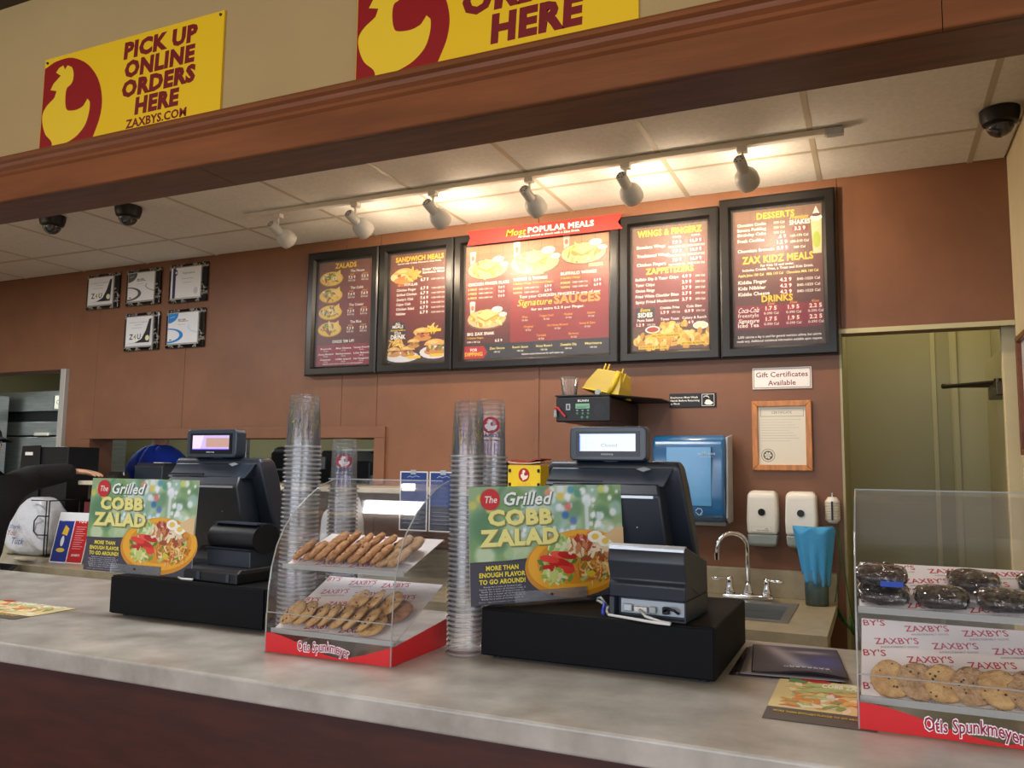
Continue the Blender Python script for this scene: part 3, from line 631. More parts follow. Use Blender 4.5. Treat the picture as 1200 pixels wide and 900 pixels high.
def m_desserts(p, W, H):
    bg(p, W, H, (126, 92, 70), (98, 46, 44), (62, 38, 40))
    p.text('DESSERTS', .49 * W, .93 * H, .026, YEL, w=.43 * W, bold=.035)
    for i, t in enumerate(('Chocolate Cookie', 'Banana Pudding', 'Birthday Cake')): y = (.885 - i * .037) * H; p.text(t, .05 * W, y, .0125, WHT, 'l', w=.33 * W); p.text('550 Cal', .53 * W, y, .0095, PALE)
    p.text('Premium', .75 * W, .905 * H, .017, YEL, w=.2 * W, shear=.25); p.text('SHAKES', .76 * W, .865 * H, .019, WHT, w=.23 * W, bold=.035); p.rect(.67 * W, .815 * H, .85 * W, .85 * H, BR); p.text('3.2 9', .76 * W, .822 * H, .0145, WHT, bold=.03)
    p.text('Fresh Cookies', .05 * W, .765 * H, .0135, WHT, 'l', w=.31 * W); p.text('Chocolate Brownie', .05 * W, .69 * H, .0135, WHT, 'l', w=.42 * W)
    for y, q, c in ((.775, '.6 9', '160-170 Cal'), (.733, '1.2 9', '480-510 Cal'), (.69, '0.9 9', '380 Cal')): p.rect(.49 * W, y * H - .005, .63 * W, y * H + .019, (190, 60, 70)); p.text(q, .56 * W, y * H, .0145, WHT, bold=.03); p.text(c, .75 * W, y * H, .010, PALE)
    p.poly([(.9 * W, .64 * H), (.99 * W, .64 * H), (W, .9 * H), (.88 * W, .9 * H)], (214, 206, 150)); p.ell(.94 * W, .9 * H, .065 * W, .025 * H, (240, 236, 226)); p.poly([(.89 * W, .91 * H), (.94 * W, .985 * H), (.99 * W, .91 * H)], (240, 232, 220)); p.ell(.94 * W, .92 * H, .05 * W, .012 * H, (90, 40, 40)); p.ell(.94 * W, .74 * H, .045 * W, .06 * H, (170, 190, 60))
    p.text('ZAX KIDZ MEALS', .5 * W, .605 * H, .029, YEL, w=.8 * W, bold=.035)
    p.text('For Kids 10 and under.', .5 * W, .575 * H, .0095, WHT, w=.38 * W); p.text('Includes Crinkle Fries, a Treat and Kids Drink.', .5 * W, .548 * H, .0105, WHT, w=.8 * W)
    p.text('Apple Juice 100 Cal   Milk 110 Cal   Chocolate Milk 160 Cal', .5 * W, .51 * H, .0105, CRM, w=.9 * W)
    for i, t in enumerate(('Kiddie Finger', 'Kidz Nibbler', 'Kiddie Cheese')): y = (.455 - i * .044) * H; p.text(t, .05 * W, y, .0145, WHT, 'l'); p.rect(.52 * W, y - .006, .66 * W, y + .02, BR); p.text('4.2 9', .59 * W, y, .015, WHT, bold=.03); p.text('840-1020 Cal', .84 * W, y, .011, PALE)
    p.text('DRINKS', .49 * W, .315 * H, .026, YEL, w=.35 * W, bold=.035)
    p.rect(.02 * W, .12 * H, .97 * W, .295 * H, (126, 28, 52))
    for u, t in ((.42, '22oz'), (.67, '32oz'), (.91, '42oz')): p.text(t, u * W, .292 * H, .010, OR)
    p.text('Coca-Cola', .16 * W, .242 * H, .022, WHT, w=.24 * W, shear=.3, bold=.005); p.text('freestyle', .16 * W, .208 * H, .016, WHT, w=.24 * W, bold=0)
    p.text('Signature', .16 * W, .168 * H, .016, WHT, w=.24 * W, shear=.3); p.text('Iced Tea', .16 * W, .135 * H, .016, WHT, w=.24 * W)
    for i, q in enumerate(('1.7 5', '1.9 5', '2.2 5')):
        u = (.42, .67, .91)[i]
        for y in (.253, .175): p.rect((u - .08) * W, (y - .008) * H, (u + .08) * W, (y + .03) * H, (156, 30, 44)); p.text(q, u * W, y * H, .016, WHT, bold=.03); p.text('0-390 Cal', u * W, (y - .032) * H, .010, PALE)
    p.text('2,000 calories a day is used for general nutrition advice, but calorie', .5 * W, .055 * H, .0095, WHT, w=.93 * W); p.text('needs vary. Additional nutritional information available upon request.', .5 * W, .025 * H, .0095, WHT, w=.95 * W)
board(-3.035, -2.545, 'leftmost menu board in black frame, headed ZALADS', m_zalads)
board(-2.54, -2.065, 'black framed menu board headed SANDWICH MEALS', m_sandwich)
board(-2.06, -1.137, 'widest black framed menu board, with meal plates, under the red banner', m_popular)
board(-1.132, -.648, 'black framed menu board headed WINGS & FINGERZ', m_wings)
board(-.643, -.135, 'rightmost menu board in black frame, headed DESSERTS', m_desserts, z1=2.74)
bn = thing('banner', 'red ribbon banner reading Most Popular Meals over the middle menu board', 'banner', (-1.975, YB - .06, 2.652))
MB().prism([(0, 0), (.865, 0), (.838, .036), (.865, .078), (0, .078), (.02, .04)], 0, .005, 'y').build('ribbon', mat('banner_red', (200, 44, 36), .45), bn)
p = Print(); p.L = .0005; p.text('Most', .285, .027, .036, YEL, w=.11, shear=.25, bold=.01); p.text('POPULAR MEALS', .535, .032, .03, WHT, w=.36, bold=.035); p.text('All Meals served as shown with a 22oz Drink.', .47, .012, .011, WHT, w=.34); p.build('lettering', INK, bn)
# front menu banner stands on its board: two short standoffs
for a in (.1, .74): Box(a, a + .02, .005, .0095, .02, .05).build('standoff', BLACK, bn)
# ------------------------------------------------------------ award plaques
marb = mat('black_marble', (18, 17, 18), .15, col2=(18, 17, 18)); nt = marb.node_tree
rr = [n for n in nt.nodes if n.type == 'VALTORGB'][0]; rr.color_ramp.elements[0].position = .50; rr.color_ramp.elements[0].color = (*lin((16, 15, 16)), 1); rr.color_ramp.elements[1].position = .545; rr.color_ramp.elements[1].color = (*lin((16, 15, 16)), 1)
e = rr.color_ramp.elements.new(.522); e.color = (*lin((170, 165, 155)), 1)
def plaque(x, z, kind, lb, w=.31, h=.245, blue=False):
    s = thing('award_plaque', lb, 'plaque', (x, YB - .001, z), group=None)
    Box(0, w, -.018, 0, 0, h).build('marble_board', marb, s, bevel=.006)
    p = Print(); p.L = .0; a, b, c, d = .022, .02, w - .04, h - .022
    Box(a, c, -.024, -.0185, b, d).build('plate', mat('satin_silver', (205, 205, 202), .25, metal=.6), s)
    a += .006; b += .01; c -= .006; d -= .006; W, H = c - a, d - b
    base = (226, 227, 226); p.rect(a, b, c, d, base)
    if kind == 'z':
        p.poly([(a, b + .02), (a + W * .35, b + .022), (a + W * .6, b + .045), (a + W * .75, b + .1), (a + W * .86, d - .02), (c, d - .01), (c, b + .02)], (40, 42, 44))
        p.poly([(a + W * .9, b + .02), (c, b + .02), (c, d), (a + W * .95, d)], (205, 206, 205)); p.rect(a, b, c, b + .018, (214, 214, 212))
        p.text('Z', a + W * .2, b + .045, .036, (30, 30, 32)); p.text('4', a + W * .34, b + .045, .034, (170, 160, 40)); p.text('U', a + W * .5, b + .045, .036, (30, 30, 32)); p.ell(a + W * .82, b + .05, .018, .018, (225, 220, 180))
        p.text('Certificate of Completion', a + W * .45, d - .04, .008, (120, 120, 120), bold=0, w=W * .7); p.rect(a + W * .3, d - .055, a + W * .6, d - .053, (140, 140, 140)); p.rect(a + W * .2, d - .075, a + W * .6, d - .073, (150, 150, 150))
    elif kind == 's':
        c1 = (30, 130, 200) if blue else (84, 86, 90); c2 = (180, 215, 232) if blue else (170, 172, 174)
        p.poly([(a, d)] + [(a + W * .34 * math.cos(t), d + H * .32 * math.sin(t)) for t in [-PI / 2 + PI / 2 * k / 12 for k in range(13)]], c1); p.line([(a + W * .05, d - H * .14), (a + W * .22, d - H * .10)], .002, base)
        p.ell(a, b + H * .26, W * .52, H * .25, c1, a0=-PI / 2, a1=PI / 2, n=20); p.ell(a - .0004, b + H * .27, W * .40, H * .20, base, a0=-PI / 2, a1=PI / 2, n=20)
        p.line([(c, b + H * .32), (a + W * .78, b + H * .4), (a + W * .66, b + H * .52), (a + W * .72, b + H * .6)], .008, c2)
        p.text('Serv Safe', a + W * .33, d - .048, .012, (40, 40, 44), 'l', bold=.03); p.rect(a + W * .33, d - .055, a + W * .68, d - .052, (70, 70, 74)); p.rect(a + W * .33, d - .075, a + W * .58, d - .073, (150, 150, 152)); p.rect(a + W * .06, b + .02, a + W * .13, b + .027, (60, 60, 62))
    else:
        p.rect(a + W * .05, b, a + W * .15, d, (36, 44, 88)); p.ell(a + W * .16, d - .03, .012, .02, (40, 50, 100)); p.ell(a + W * .16, d - .03, .008, .008, (220, 220, 225))
        p.text('Congratulations', a + W * .58, d - .042, .014, (60, 60, 66), bold=0, w=W * .42, shear=.2); p.rect(a + W * .35, d - .075, a + W * .75, d - .073, (120, 120, 124)); p.rect(a + W * .4, d - .1, a + W * .7, d - .098, (150, 150, 150)); p.ell(a + W * .85, b + .04, .018, .022, (196, 196, 200))
    p.build('certificate', INK, s, loc=(0, -.0245, 0))
plaque(-4.94, 2.508, 'z', 'leftmost plaque of the top row, grey Z4U certificate on black board')
plaque(-4.562, 2.508, 's', 'middle plaque of the top row, grey certificate with curved grey swoosh')
plaque(-4.175, 2.500, 'c', 'right plaque of the top row, certificate with navy ribbon stripe', .325, .255)
plaque(-4.555, 2.205, 'z', 'left plaque of the lower row, bright Z4U certificate on black board', .31, .252)
plaque(-4.18, 2.205, 's', 'right plaque of the lower row, white certificate with blue swoosh', .325, .252, True)

# ------------------------------------------------------------ small wall signs, licence frame
s = thing('certificates_sign', 'white sign with red border reading Gift Certificates Available', 'sign', (-.51, YB - .001, 1.84))
Box(0, .257, -.004, 0, 0, .098).build('plate', WHITE, s, bevel=.001)
p = Print(); p.L = .0045; R2 = (120, 30, 44); p.rect(.005, .005, .252, .093, R2); p.rect(.0075, .0075, .2495, .0905, (240, 236, 232)); p.text('Gift Certificates', .1285, .055, .024, R2, w=.225, bold=.012); p.text('Available', .1285, .017, .024, R2, w=.12, bold=.012); p.build('lettering', INK, s)
s = thing('handwash_sign', 'small black sign reading Employees Must Wash Hands Before Returning to Work', 'sign', (-.898, YB - .001, 1.763))
Box(0, .222, -.004, 0, 0, .068).build('plate', BLACK, s, bevel=.003)
p = Print(); p.L = .0045
for i, t in enumerate(('Employees Must Wash', 'Hands Before Returning', 'to Work')): p.text(t, .006, .044 - i * .015, .009, WHT, 'l', w=(.13, .138, .045)[i])
p.rect(.155, .006, .213, .062, WHT); p.rect(.157, .008, .211, .060, (20, 20, 22)); p.ell(.187, .02, .02, .009, WHT); p.ell(.184, .028, .013, .008, WHT); p.line([(.163, .046), (.168, .053), (.185, .05), (.19, .042)], .003, WHT); p.line([(.178, .054), (.182, .059)], .002, WHT); p.build('lettering', INK, s)
s = thing('licence_frame', 'golden oak frame with a printed certificate hanging above the soap dispensers', 'picture frame', (-.515, YB - .001, 1.47))
m = MB(); W, H, b = .258, .315, .026
m.prism([(0, 0), (W, 0), (W - b, b), (b, b)], -.018, 0, 'y'); m.prism([(0, H), (b, H - b), (W - b, H - b), (W, H)], -.018, 0, 'y'); m.prism([(0, 0), (b, b), (b, H - b), (0, H)], -.018, 0, 'y'); m.prism([(W, 0), (W, H), (W - b, H - b), (W - b, b)], -.018, 0, 'y')
m.build('frame', OAK, s, bevel=.003)
p = Print(); p.rect(b, b, W - b, H - b, (228, 222, 204)); p.rect(b + .012, H - b - .045, W - b - .008, H - b - .008, (90, 88, 80)); p.rect(b + .0135, H - b - .0435, W - b - .0095, H - b - .0095, (228, 222, 204)); p.text('CERTIFICATE', .13, H - b - .032, .011, (110, 105, 96), bold=0)
for i in range(9): p.rect(b + .014, H - b - .06 - i * .012, W - b - .02 - (i * 37 % 50) * .001, H - b - .059 - i * .012, (160, 156, 144))
p.ell(b + .042, b + .042, .03, .03, (70, 70, 66)); p.ell(b + .042, b + .042, .028, .028, (224, 218, 200)); p.ell(b + .042, b + .042, .021, .021, (80, 80, 76)); 
for k in range(6): p.ell(b + .042 + .011 * math.cos(k), b + .042 + .011 * math.sin(k), .005, .005, (224, 218, 200))
p.ell(b + .042, b + .042, .007, .007, (200, 196, 180)); p.build('certificate', INK, s, loc=(0, -.006, 0))

# ------------------------------------------------------------ dispensers at the sink
def soap(x, lb, logo):
    s = thing('soap_dispenser', lb, 'soap dispenser', (x, YB - .001, 1.135))
    MB().loft([(.055, -.064, .064, -.105, 0), (.12, -.066, .066, -.108, 0), (.225, -.062, .062, -.10, 0), (.245, -.052, .052, -.08, 0)]).build('cover', WHITE, s, bevel=.012, seg=3, auto=True)
    MB().loft([(0, -.05, .05, -.085, 0), (.012, -.06, .06, -.098, 0), (.054, -.063, .063, -.103, 0)]).build('push_bar', GREYP, s, bevel=.006, auto=True)
    MB().lathe([(.0155, 0), (.0155, .003)], 20, T(0, -.1085, .152, D(90))).build('sight_window', mat('smoked_window', (40, 44, 42), .15), s)
    p = Print(); p.L = .110
    if logo: p.ell(0, .072, .016, .006, (40, 70, 150), rot=.3); p.ell(-.003, .073, .006, .002, WHT, rot=.3); p.ell(.016, .076, .005, .003, (40, 70, 150))
    else: p.rect(-.045, .066, .04, .09, (190, 188, 178)); p.rect(-.044, .067, .039, .089, (228, 226, 216)); p.text('soft', .02, .078, .006, (60, 60, 60)); p.text('SOAP DISPENSER', .005, .070, .005, (60, 60, 60))
    p.build('lettering', INK, s)
soap(-.468, 'left white soap dispenser with grey base and dark round window', False)
soap(-.305, 'right white soap dispenser, partly covered by the blue cloth', True)
s = thing('paper_roll', 'small white wound spool hanging on wall right of the soap dispensers', 'spool', (-.18, YB - .03, 1.24))
MB().tube([(0, 0, 0.005), (0, 0, .02), (0, 0, .10), (0, 0, .118)], [.018, .03, .03, .018], 20).build('spool', WHITE, s, smooth=True)
m = MB()
for k in range(7): m.lathe([(.0305, .02 + k * .0115), (.0325, .023 + k * .0115), (.0305, .028 + k * .0115)], 20, None, False, False)
m.build('cord_windings', mat('pale_cord', (206, 200, 180), .7), s, smooth=True)
MB().box(-.004, .004, -.034, -.031, .02, .10).build('slot', BLACK, s); MB().tube([(0, .028, .125), (0, 0, .135), (0, -.0, .118)], .003, 6).build('hook', STEEL, s)
s = thing('green_cord', 'thin green cord with a bunched loop hanging beside the counter end', 'cord', (-.16, YB - .03, .86))
m = MB(); m.tube([(0, 0, .38), (.005, -.01, .2), (-.02, -.02, .05), (0, -.02, -.02), (.05, -.03, -.05)], .0025, 6); m.tube([(.0, 0, .38), (.02, -.01, .2), (.04, -.02, .05), (.055, -.02, -.03)], .0025, 6)
for k in range(5): m.tube([(-.01, -.02, .03), (.01 + .006 * k, -.03 - .004 * k, -.02 - .006 * k), (.05, -.02, -.06 - .004 * k), (.04, -.015, .0)], .004, 6)
m.build('cord', mat('green_plastic', (30, 96, 44), .4), s, smooth=True)
s = thing('towel_dispenser', 'translucent blue paper towel dispenser on wall behind the right register', 'towel dispenser', (-.765, YB - .001, 1.24))
m = MB(); m.prism([(0, .0), (-.17, .0), (-.205, .03), (-.215, .12), (-.195, .25), (-.20, .33), (-.185, .37), (-.16, .385), (0, .385)], -.17, .155, 'x')
BLU = mat('blue_plastic', (36, 104, 158), .16, spec=.6, coat=.5)
m.build('cover', BLU, s, bevel=.018, seg=4, auto=True)
m = MB(); m.prism([(-.04, -.004), (-.14, -.004), (-.19, .02), (-.175, .2), (-.17, .375), (-.04, .39)], .156, .166, 'x'); m.build('side_plate', mat('pale_grey_plastic', (186, 192, 198), .3), s, bevel=.004)
Box(-.14, .15, -.15, -.02, -.018, -.001).build('paper_chute', clear('frosted', milk=.5), s, bevel=.004)
Box(-.10, .10, -.2165, -.19, .07, .33).build('inner_panel', mat('light_blue_plastic', (64, 146, 202), .2, coat=.4), s, bevel=.002)
p = Print(); p.L = .218; p.text('enMotion', .08, .295, .014, (190, 214, 230), w=.075, bold=.01); p.rect(.05, .286, .11, .287, (190, 214, 230)); p.line([(.03, .05), (.04, .06), (.055, .058), (.06, .045), (.05, .035)], .003, (190, 214, 230)); p.line([(.03, .045), (.045, .03), (.06, .035)], .002, (190, 214, 230)); p.build('lettering', INK, s)

# spray bottle with blue cloth
s = thing('spray_bottle', 'clear bottle of blue liquid standing on the back counter right of the sink', 'bottle', (-.245, 3.72, .9105))
MB().lathe([(.044, .003), (.045, .06), (.044, .10)], 24).build('liquid', mat('blue_liquid', (40, 120, 160), .1, spec=.6), s, auto=True)
MB().lathe([(.047, 0), (.048, .1), (.043, .14), (.030, .2), (.020, .235), (.016, .25)], 24).build('bottle', clear('bottle_plastic', milk=.22, milkcol=(190, 200, 170), rough=.1), s, smooth=True)
m = MB(); m.lathe([(.018, .25), (.018, .27)], 16); m.loft([(.27, -.012, .012, -.04, .03), (.30, -.012, .012, -.05, .03)]); m.tube([(0, -.03, .27), (0, -.05, .24), (0, -.045, .21)], .004, 6); m.build('trigger_sprayer', WHITE, s, bevel=.002)
s = thing('blue_cloth', 'light blue wipe draped over the top of the spray bottle', 'cloth', (-.245, 3.72, .9105))
m = MB(); nu, nv = 25, 18; vs = []; fs = []
for j in range(nv):
    t = j / (nv - 1); z = .315 - .0 - t * .22 + (0 if j else 0)
    for i in range(nu):
        a = -PI * 1.02 + 1.25 * PI * i / (nu - 1); r = .052 + .012 * math.sin(i * 1.35 + 1) * t + .02 * (1 - t) * abs(math.cos(a)) - .012 * t
        zz = z - .03 * math.cos(a * 1.0 + .5) * t + .012 * math.sin(i * .9); k = 1.25 if math.cos(a) < 0 else 1.1
        vs.append((r * math.cos(a) * k * (1 - .12 * t), r * math.sin(a) - .002, max(.08, zz)))
for j in range(nv - 1):
    for i in range(nu - 1): q = j * nu + i; fs.append((q, q + 1, q + 1 + nu, q + nu))
n0 = len(vs); vs.append((0, -.01, .322)); fs += [(i, i + 1, n0) for i in range(nu - 1)]
m.add(vs, fs); o = m.build('cloth', mat('blue_wipe', (70, 160, 214), .8, bump=.2, bscale=80), s, smooth=True)
so = o.modifiers.new('solid', 'SOLIDIFY'); so.thickness = .0015; so.offset = 1

# ------------------------------------------------------------ cash drawers
CT = 1.0205
def drawer(x, y, w, d, lb):
    s = thing('cash_drawer', lb, 'cash drawer', (x, y, CT))
    Box(0, w, .004, d, .008, .118).build('case', BOXM, s, bevel=.004)
    Box(.004, w - .004, -.002, .003, .012, .114).build('back_plate', BOXM, s, bevel=.001)
    for a in (.03, w - .03):
        for b in (.04, d - .04): MB().lathe([(.012, 0), (.012, .008)], 12, T(a, b, 0)).build('foot', BLACK, s)
    return s
drawer(-.868, 1.778, .548, .43, 'black cash drawer box under the right register, at the foot of the right salad poster')
drawer(-2.08, 1.765, .578, .43, 'black cash drawer box under the left register, beside the cookie case')
DT = CT + .118

# ------------------------------------------------------------ registers
def register(x, y, lb, scr, txt, dz=0):
    s = thing('register', lb, 'cash register', (x, y, DT))
    MB().loft([(.0005, -.04, .13, -.04, .06), (.02, -.04, .13, -.04, .06), (.05, -.03, .10, -.02, .08), (.12, -.03, .09, .03, .10)]).build('stand', CHAR, s, bevel=.006)
    # wide screen shell, leaning
    MB().loft([(.06, -.19, .225, .085, .115), (.16, -.188, .215, .05, .115), (.29, -.184, .197, .02, .10), (.335, -.182, .19, .010, .085), (.352, -.175, .182, .018, .075)]).build('screen_shell', CHAR, s, bevel=.008, seg=3, auto=True)
    MB().loft([(.04, -.16, .16, .0, .09), (.12, -.165, .165, -.03, .06), (.262, -.165, .152, -.052, .03), (.292, -.150, .142, -.03, .02)]).build('rear_housing', CHAR, s, bevel=.005, auto=True)
    MB().loft([(.285, -.178, .155, -.025, .02), (.312, -.172, .165, -.005, .03), (.333, -.165, .175, .002, .03)]).build('top_step', CHAR2, s, bevel=.003, auto=True)
    Box(-.155, .135, -.0535, -.049, .255, .262).build('edge_highlight', SILV, s, rot=None)  # silver strip stands in for a ceiling-light reflection along the housing edge
    Box(-.165, -.01, -.034, -.028, .294, .300).build('seam', BLACK, s)
    MB().prism([(-.02, 0), (0, .007), (.02, 0), (0, -.009)], -.035, -.032, 'y', T(.10, 0.012, .309, D(-40))).build('emblem', mat('grey_emblem', (120, 124, 126), .5), s)
    for a, b in ((.09, .18), (.095, .13)): MB().lathe([(.0022, 0), (.0015, .002)], 8, T(a, -.0445 + (.18 - b) * .14 + .0012, b, D(90))).build('screw', SILV, s)
    MB().loft([(0.06, .0, .12, -.006, .03), (.11, .0, .12, -.028, .0)]).build('port_cover', CHAR2, s, bevel=.003)
    # touch screen on the staff side
    Box(-.16, .165, .118, .121, .09, .31).build('touch_screen', mat('dark_glass', (12, 13, 16), .08), s, rot=(0, 0, 0))
    # customer display on its short neck
    d = MB(); d.loft([(0, -.02, .02, .02, .05), (.03, -.015, .015, .02, .045)], T(0, 0, .345)); d.build('display_neck', CHAR, s)
    m = MB(); W, H = .108, .046; pts = []
    for cx, cz, a0 in ((W - .014, H - .014, 0), (-W + .014, H - .014, 90), (-W + .014, -H + .014, 180), (W - .014, -H + .014, 270)):
        for k in range(5): a = D(a0 + 22.5 * k); pts.append((cx + .014 * math.cos(a), cz + .014 * math.sin(a) + (.004 * (1 - (cx / W) ** 2) if cz > 0 else 0)))
    dx = T(0, -.002, .398 + dz, D(0), 0, 0)
    m.prism(pts, -.012, .035, 'y', dx); dd = m.build('customer_display', CHAR2, s, bevel=.004, seg=3, auto=True)
    Box(-.09, .09, -.0135, -.0122, -.034, .034).build('bezel', mat('glossy_black', (6, 6, 8), .2, spec=.3), dd, loc=(0, -.002, .398 + dz))
    q = Print(); q.rect(-.079, -.020, .079, .027, scr[0])
    if scr[1]:
        q.poly([(-.079, -.020), (-.045, -.020), (-.03, .027), (-.079, .027)], (216, 200, 236)); q.rect(-.02, -.012, .079, .018, scr[1]); q.rect(-.079, -.020, .079, -.017, (120, 90, 240)); 
    else: q.rect(-.079, -.020, -.076, .027, (110, 150, 255)); q.rect(-.079, .024, .079, .027, (200, 225, 255))
    if txt: q.text(txt, 0.005, -.008, .009, (150, 156, 160), w=.045, bold=0)
    em = ink('screen_' + scr[2], .3); b = em.node_tree.nodes['Principled BSDF']; at_ = [n for n in em.node_tree.nodes if n.type == 'ATTRIBUTE'][0]
    em.node_tree.links.new(at_.outputs['Color'], b.inputs['Emission Color']); b.inputs['Emission Strength'].default_value = scr[3]
    q.build('screen', em, dd, loc=(0, -.0162, .398 + dz))
    q = Print(); q.text('micros', 0, -.0305, .0065, (190, 194, 198), w=.034, bold=.02); q.build('lettering', INK, dd, loc=(0, -.0163, .398 + dz))
    return s
register(-.664, 2.14, 'charcoal register at the right with a bright white customer display', ((214, 222, 224), None, 'white', .33), 'Closed')
register(-2.015, 2.085, 'charcoal register at the left with a purple customer display', ((190, 170, 214), (176, 140, 128), 'violet', .38), '')

# receipt printers
s = thing('receipt_printer', 'dark receipt printer with silver edge on the right cash drawer', 'printer', (-.560, 1.800, DT + .0005), D(-4))
W = .176
m = MB(); prof = [(.006, .045), (.002, .075), (.010, .085), (.006, .10), (-.004, .125), (.0, .148), (.010, .160), (.024, .160), (.185, .118), (.19, .045)]
m.prism(prof, 0, W, 'x'); m.build('housing', CHAR, s, bevel=.003, auto=True)
m = MB(); m.box(0, .012, .006, .19, 0, .0452); m.box(W - .004, W, .006, .19, 0, .0452); m.box(.012, W - .004, .03, .19, 0, .0452); m.box(0.0, W, .006, .19, 0, .004); m.build('lower_case', CHAR, s, bevel=.0015)
MB().prism([(-.001, .1505), (.0, .158), (.010, .1635), (.02, .163), (.02, .1595), (.009, .1595)], .001, W - .001, 'x').build('silver_edge', SILV, s, bevel=.001, auto=True)
Box(.022, W - .006, .024, .0295, .010, .040).build('connector_panel', mat('grey_metal_plate', (150, 156, 160), .35, metal=.6), s)
for a, b, c, mm in ((.03, .05, .03, SILV), (.055, .085, .026, CABLE), (.09, .105, .028, GREYP), (.12, .135, .03, BLACK)): Box(a, b, .014, .0235, .014, c).build('plug', mm, s, bevel=.002)
MB().tube([(W + .0005, .12, .045), (W + .0005, .05, .07)], .0006, 6).build('side_seam', BLACK, s)
MB().tube([(.07, .012, .02), (.09, -.006, .010), (.13, -.018, .004), (.15, -.022, .0036), (.152, -.030, .0036), (.12, -.030, .0036), (.06, -.012, .0036), (.0, .004, .0036), (-.015, .03, .006), (-.02, .05, .014)], .0032, 8).build('white_cable', CABLE, s, smooth=True)
MB().tube([(.125, .012, .022), (.135, .003, .03), (.15, .006, .026), (.155, .02, .018)], .003, 8).build('black_cable', BLACK, s, smooth=True)
m = MB(); m.tube([(-.012, .02, .02), (-.022, .01, .03), (-.034, .02, .03), (-.03, .05, .02)], .003, 8); m.tube([(-.012, .03, .018), (-.03, .03, .036), (-.045, .05, .03)], .0028, 8); m.build('grey_cable', GREYP, s, smooth=True)
MB().tube([(-.012, .01, .028), (-.014, .002, .012), (-.012, -.002, .003)], .0035, 8).build('blue_cable', mat('blue_cable', (40, 60, 170), .4), s, smooth=True)
s = thing('receipt_printer', 'black printer with rounded top cover on the left cash drawer', 'printer', (-1.80, 1.800, DT + .0005), D(-6))
m = MB(); m.loft([(0, -.03, .19, -.005, .20), (.028, -.03, .19, -.005, .20), (.04, -.02, .185, .015, .2)]); m.build('base', BLACK, s, bevel=.004)
m = MB(); m.loft([(.038, .0, .18, .05, .19), (.085, .0, .178, .05, .18), (.09, -.005, .18, .04, .18)]); m.build('body', CHAR, s, bevel=.003)
cyl = [(.075 + .05 * math.cos(a) * 1.05 + .03, .118 + .042 * math.sin(a)) for a in [2 * PI * k / 20 for k in range(20)]]
m = MB(); m.prism(cyl, -.005, .182, 'x'); m.build('top_cover', BLACK, s, auto=True)
MB().prism([(.07, .158), (.13, .156), (.15, .150), (.15, .154), (.12, .161), (.07, .162)], .0, .178, 'x').build('lid_strip', CHAR2, s)
for a in (.03, .15): Box(a, a + .012, -.0075, -.0052, .006, .026).build('latch', CHAR2, s)
MB().tube([(-.035, .03, .006), (-.05, -.005, .0036), (-.02, -.018, .0036), (.02, -.012, .0036)], .0032, 8).build('white_cable', CABLE, s, smooth=True)

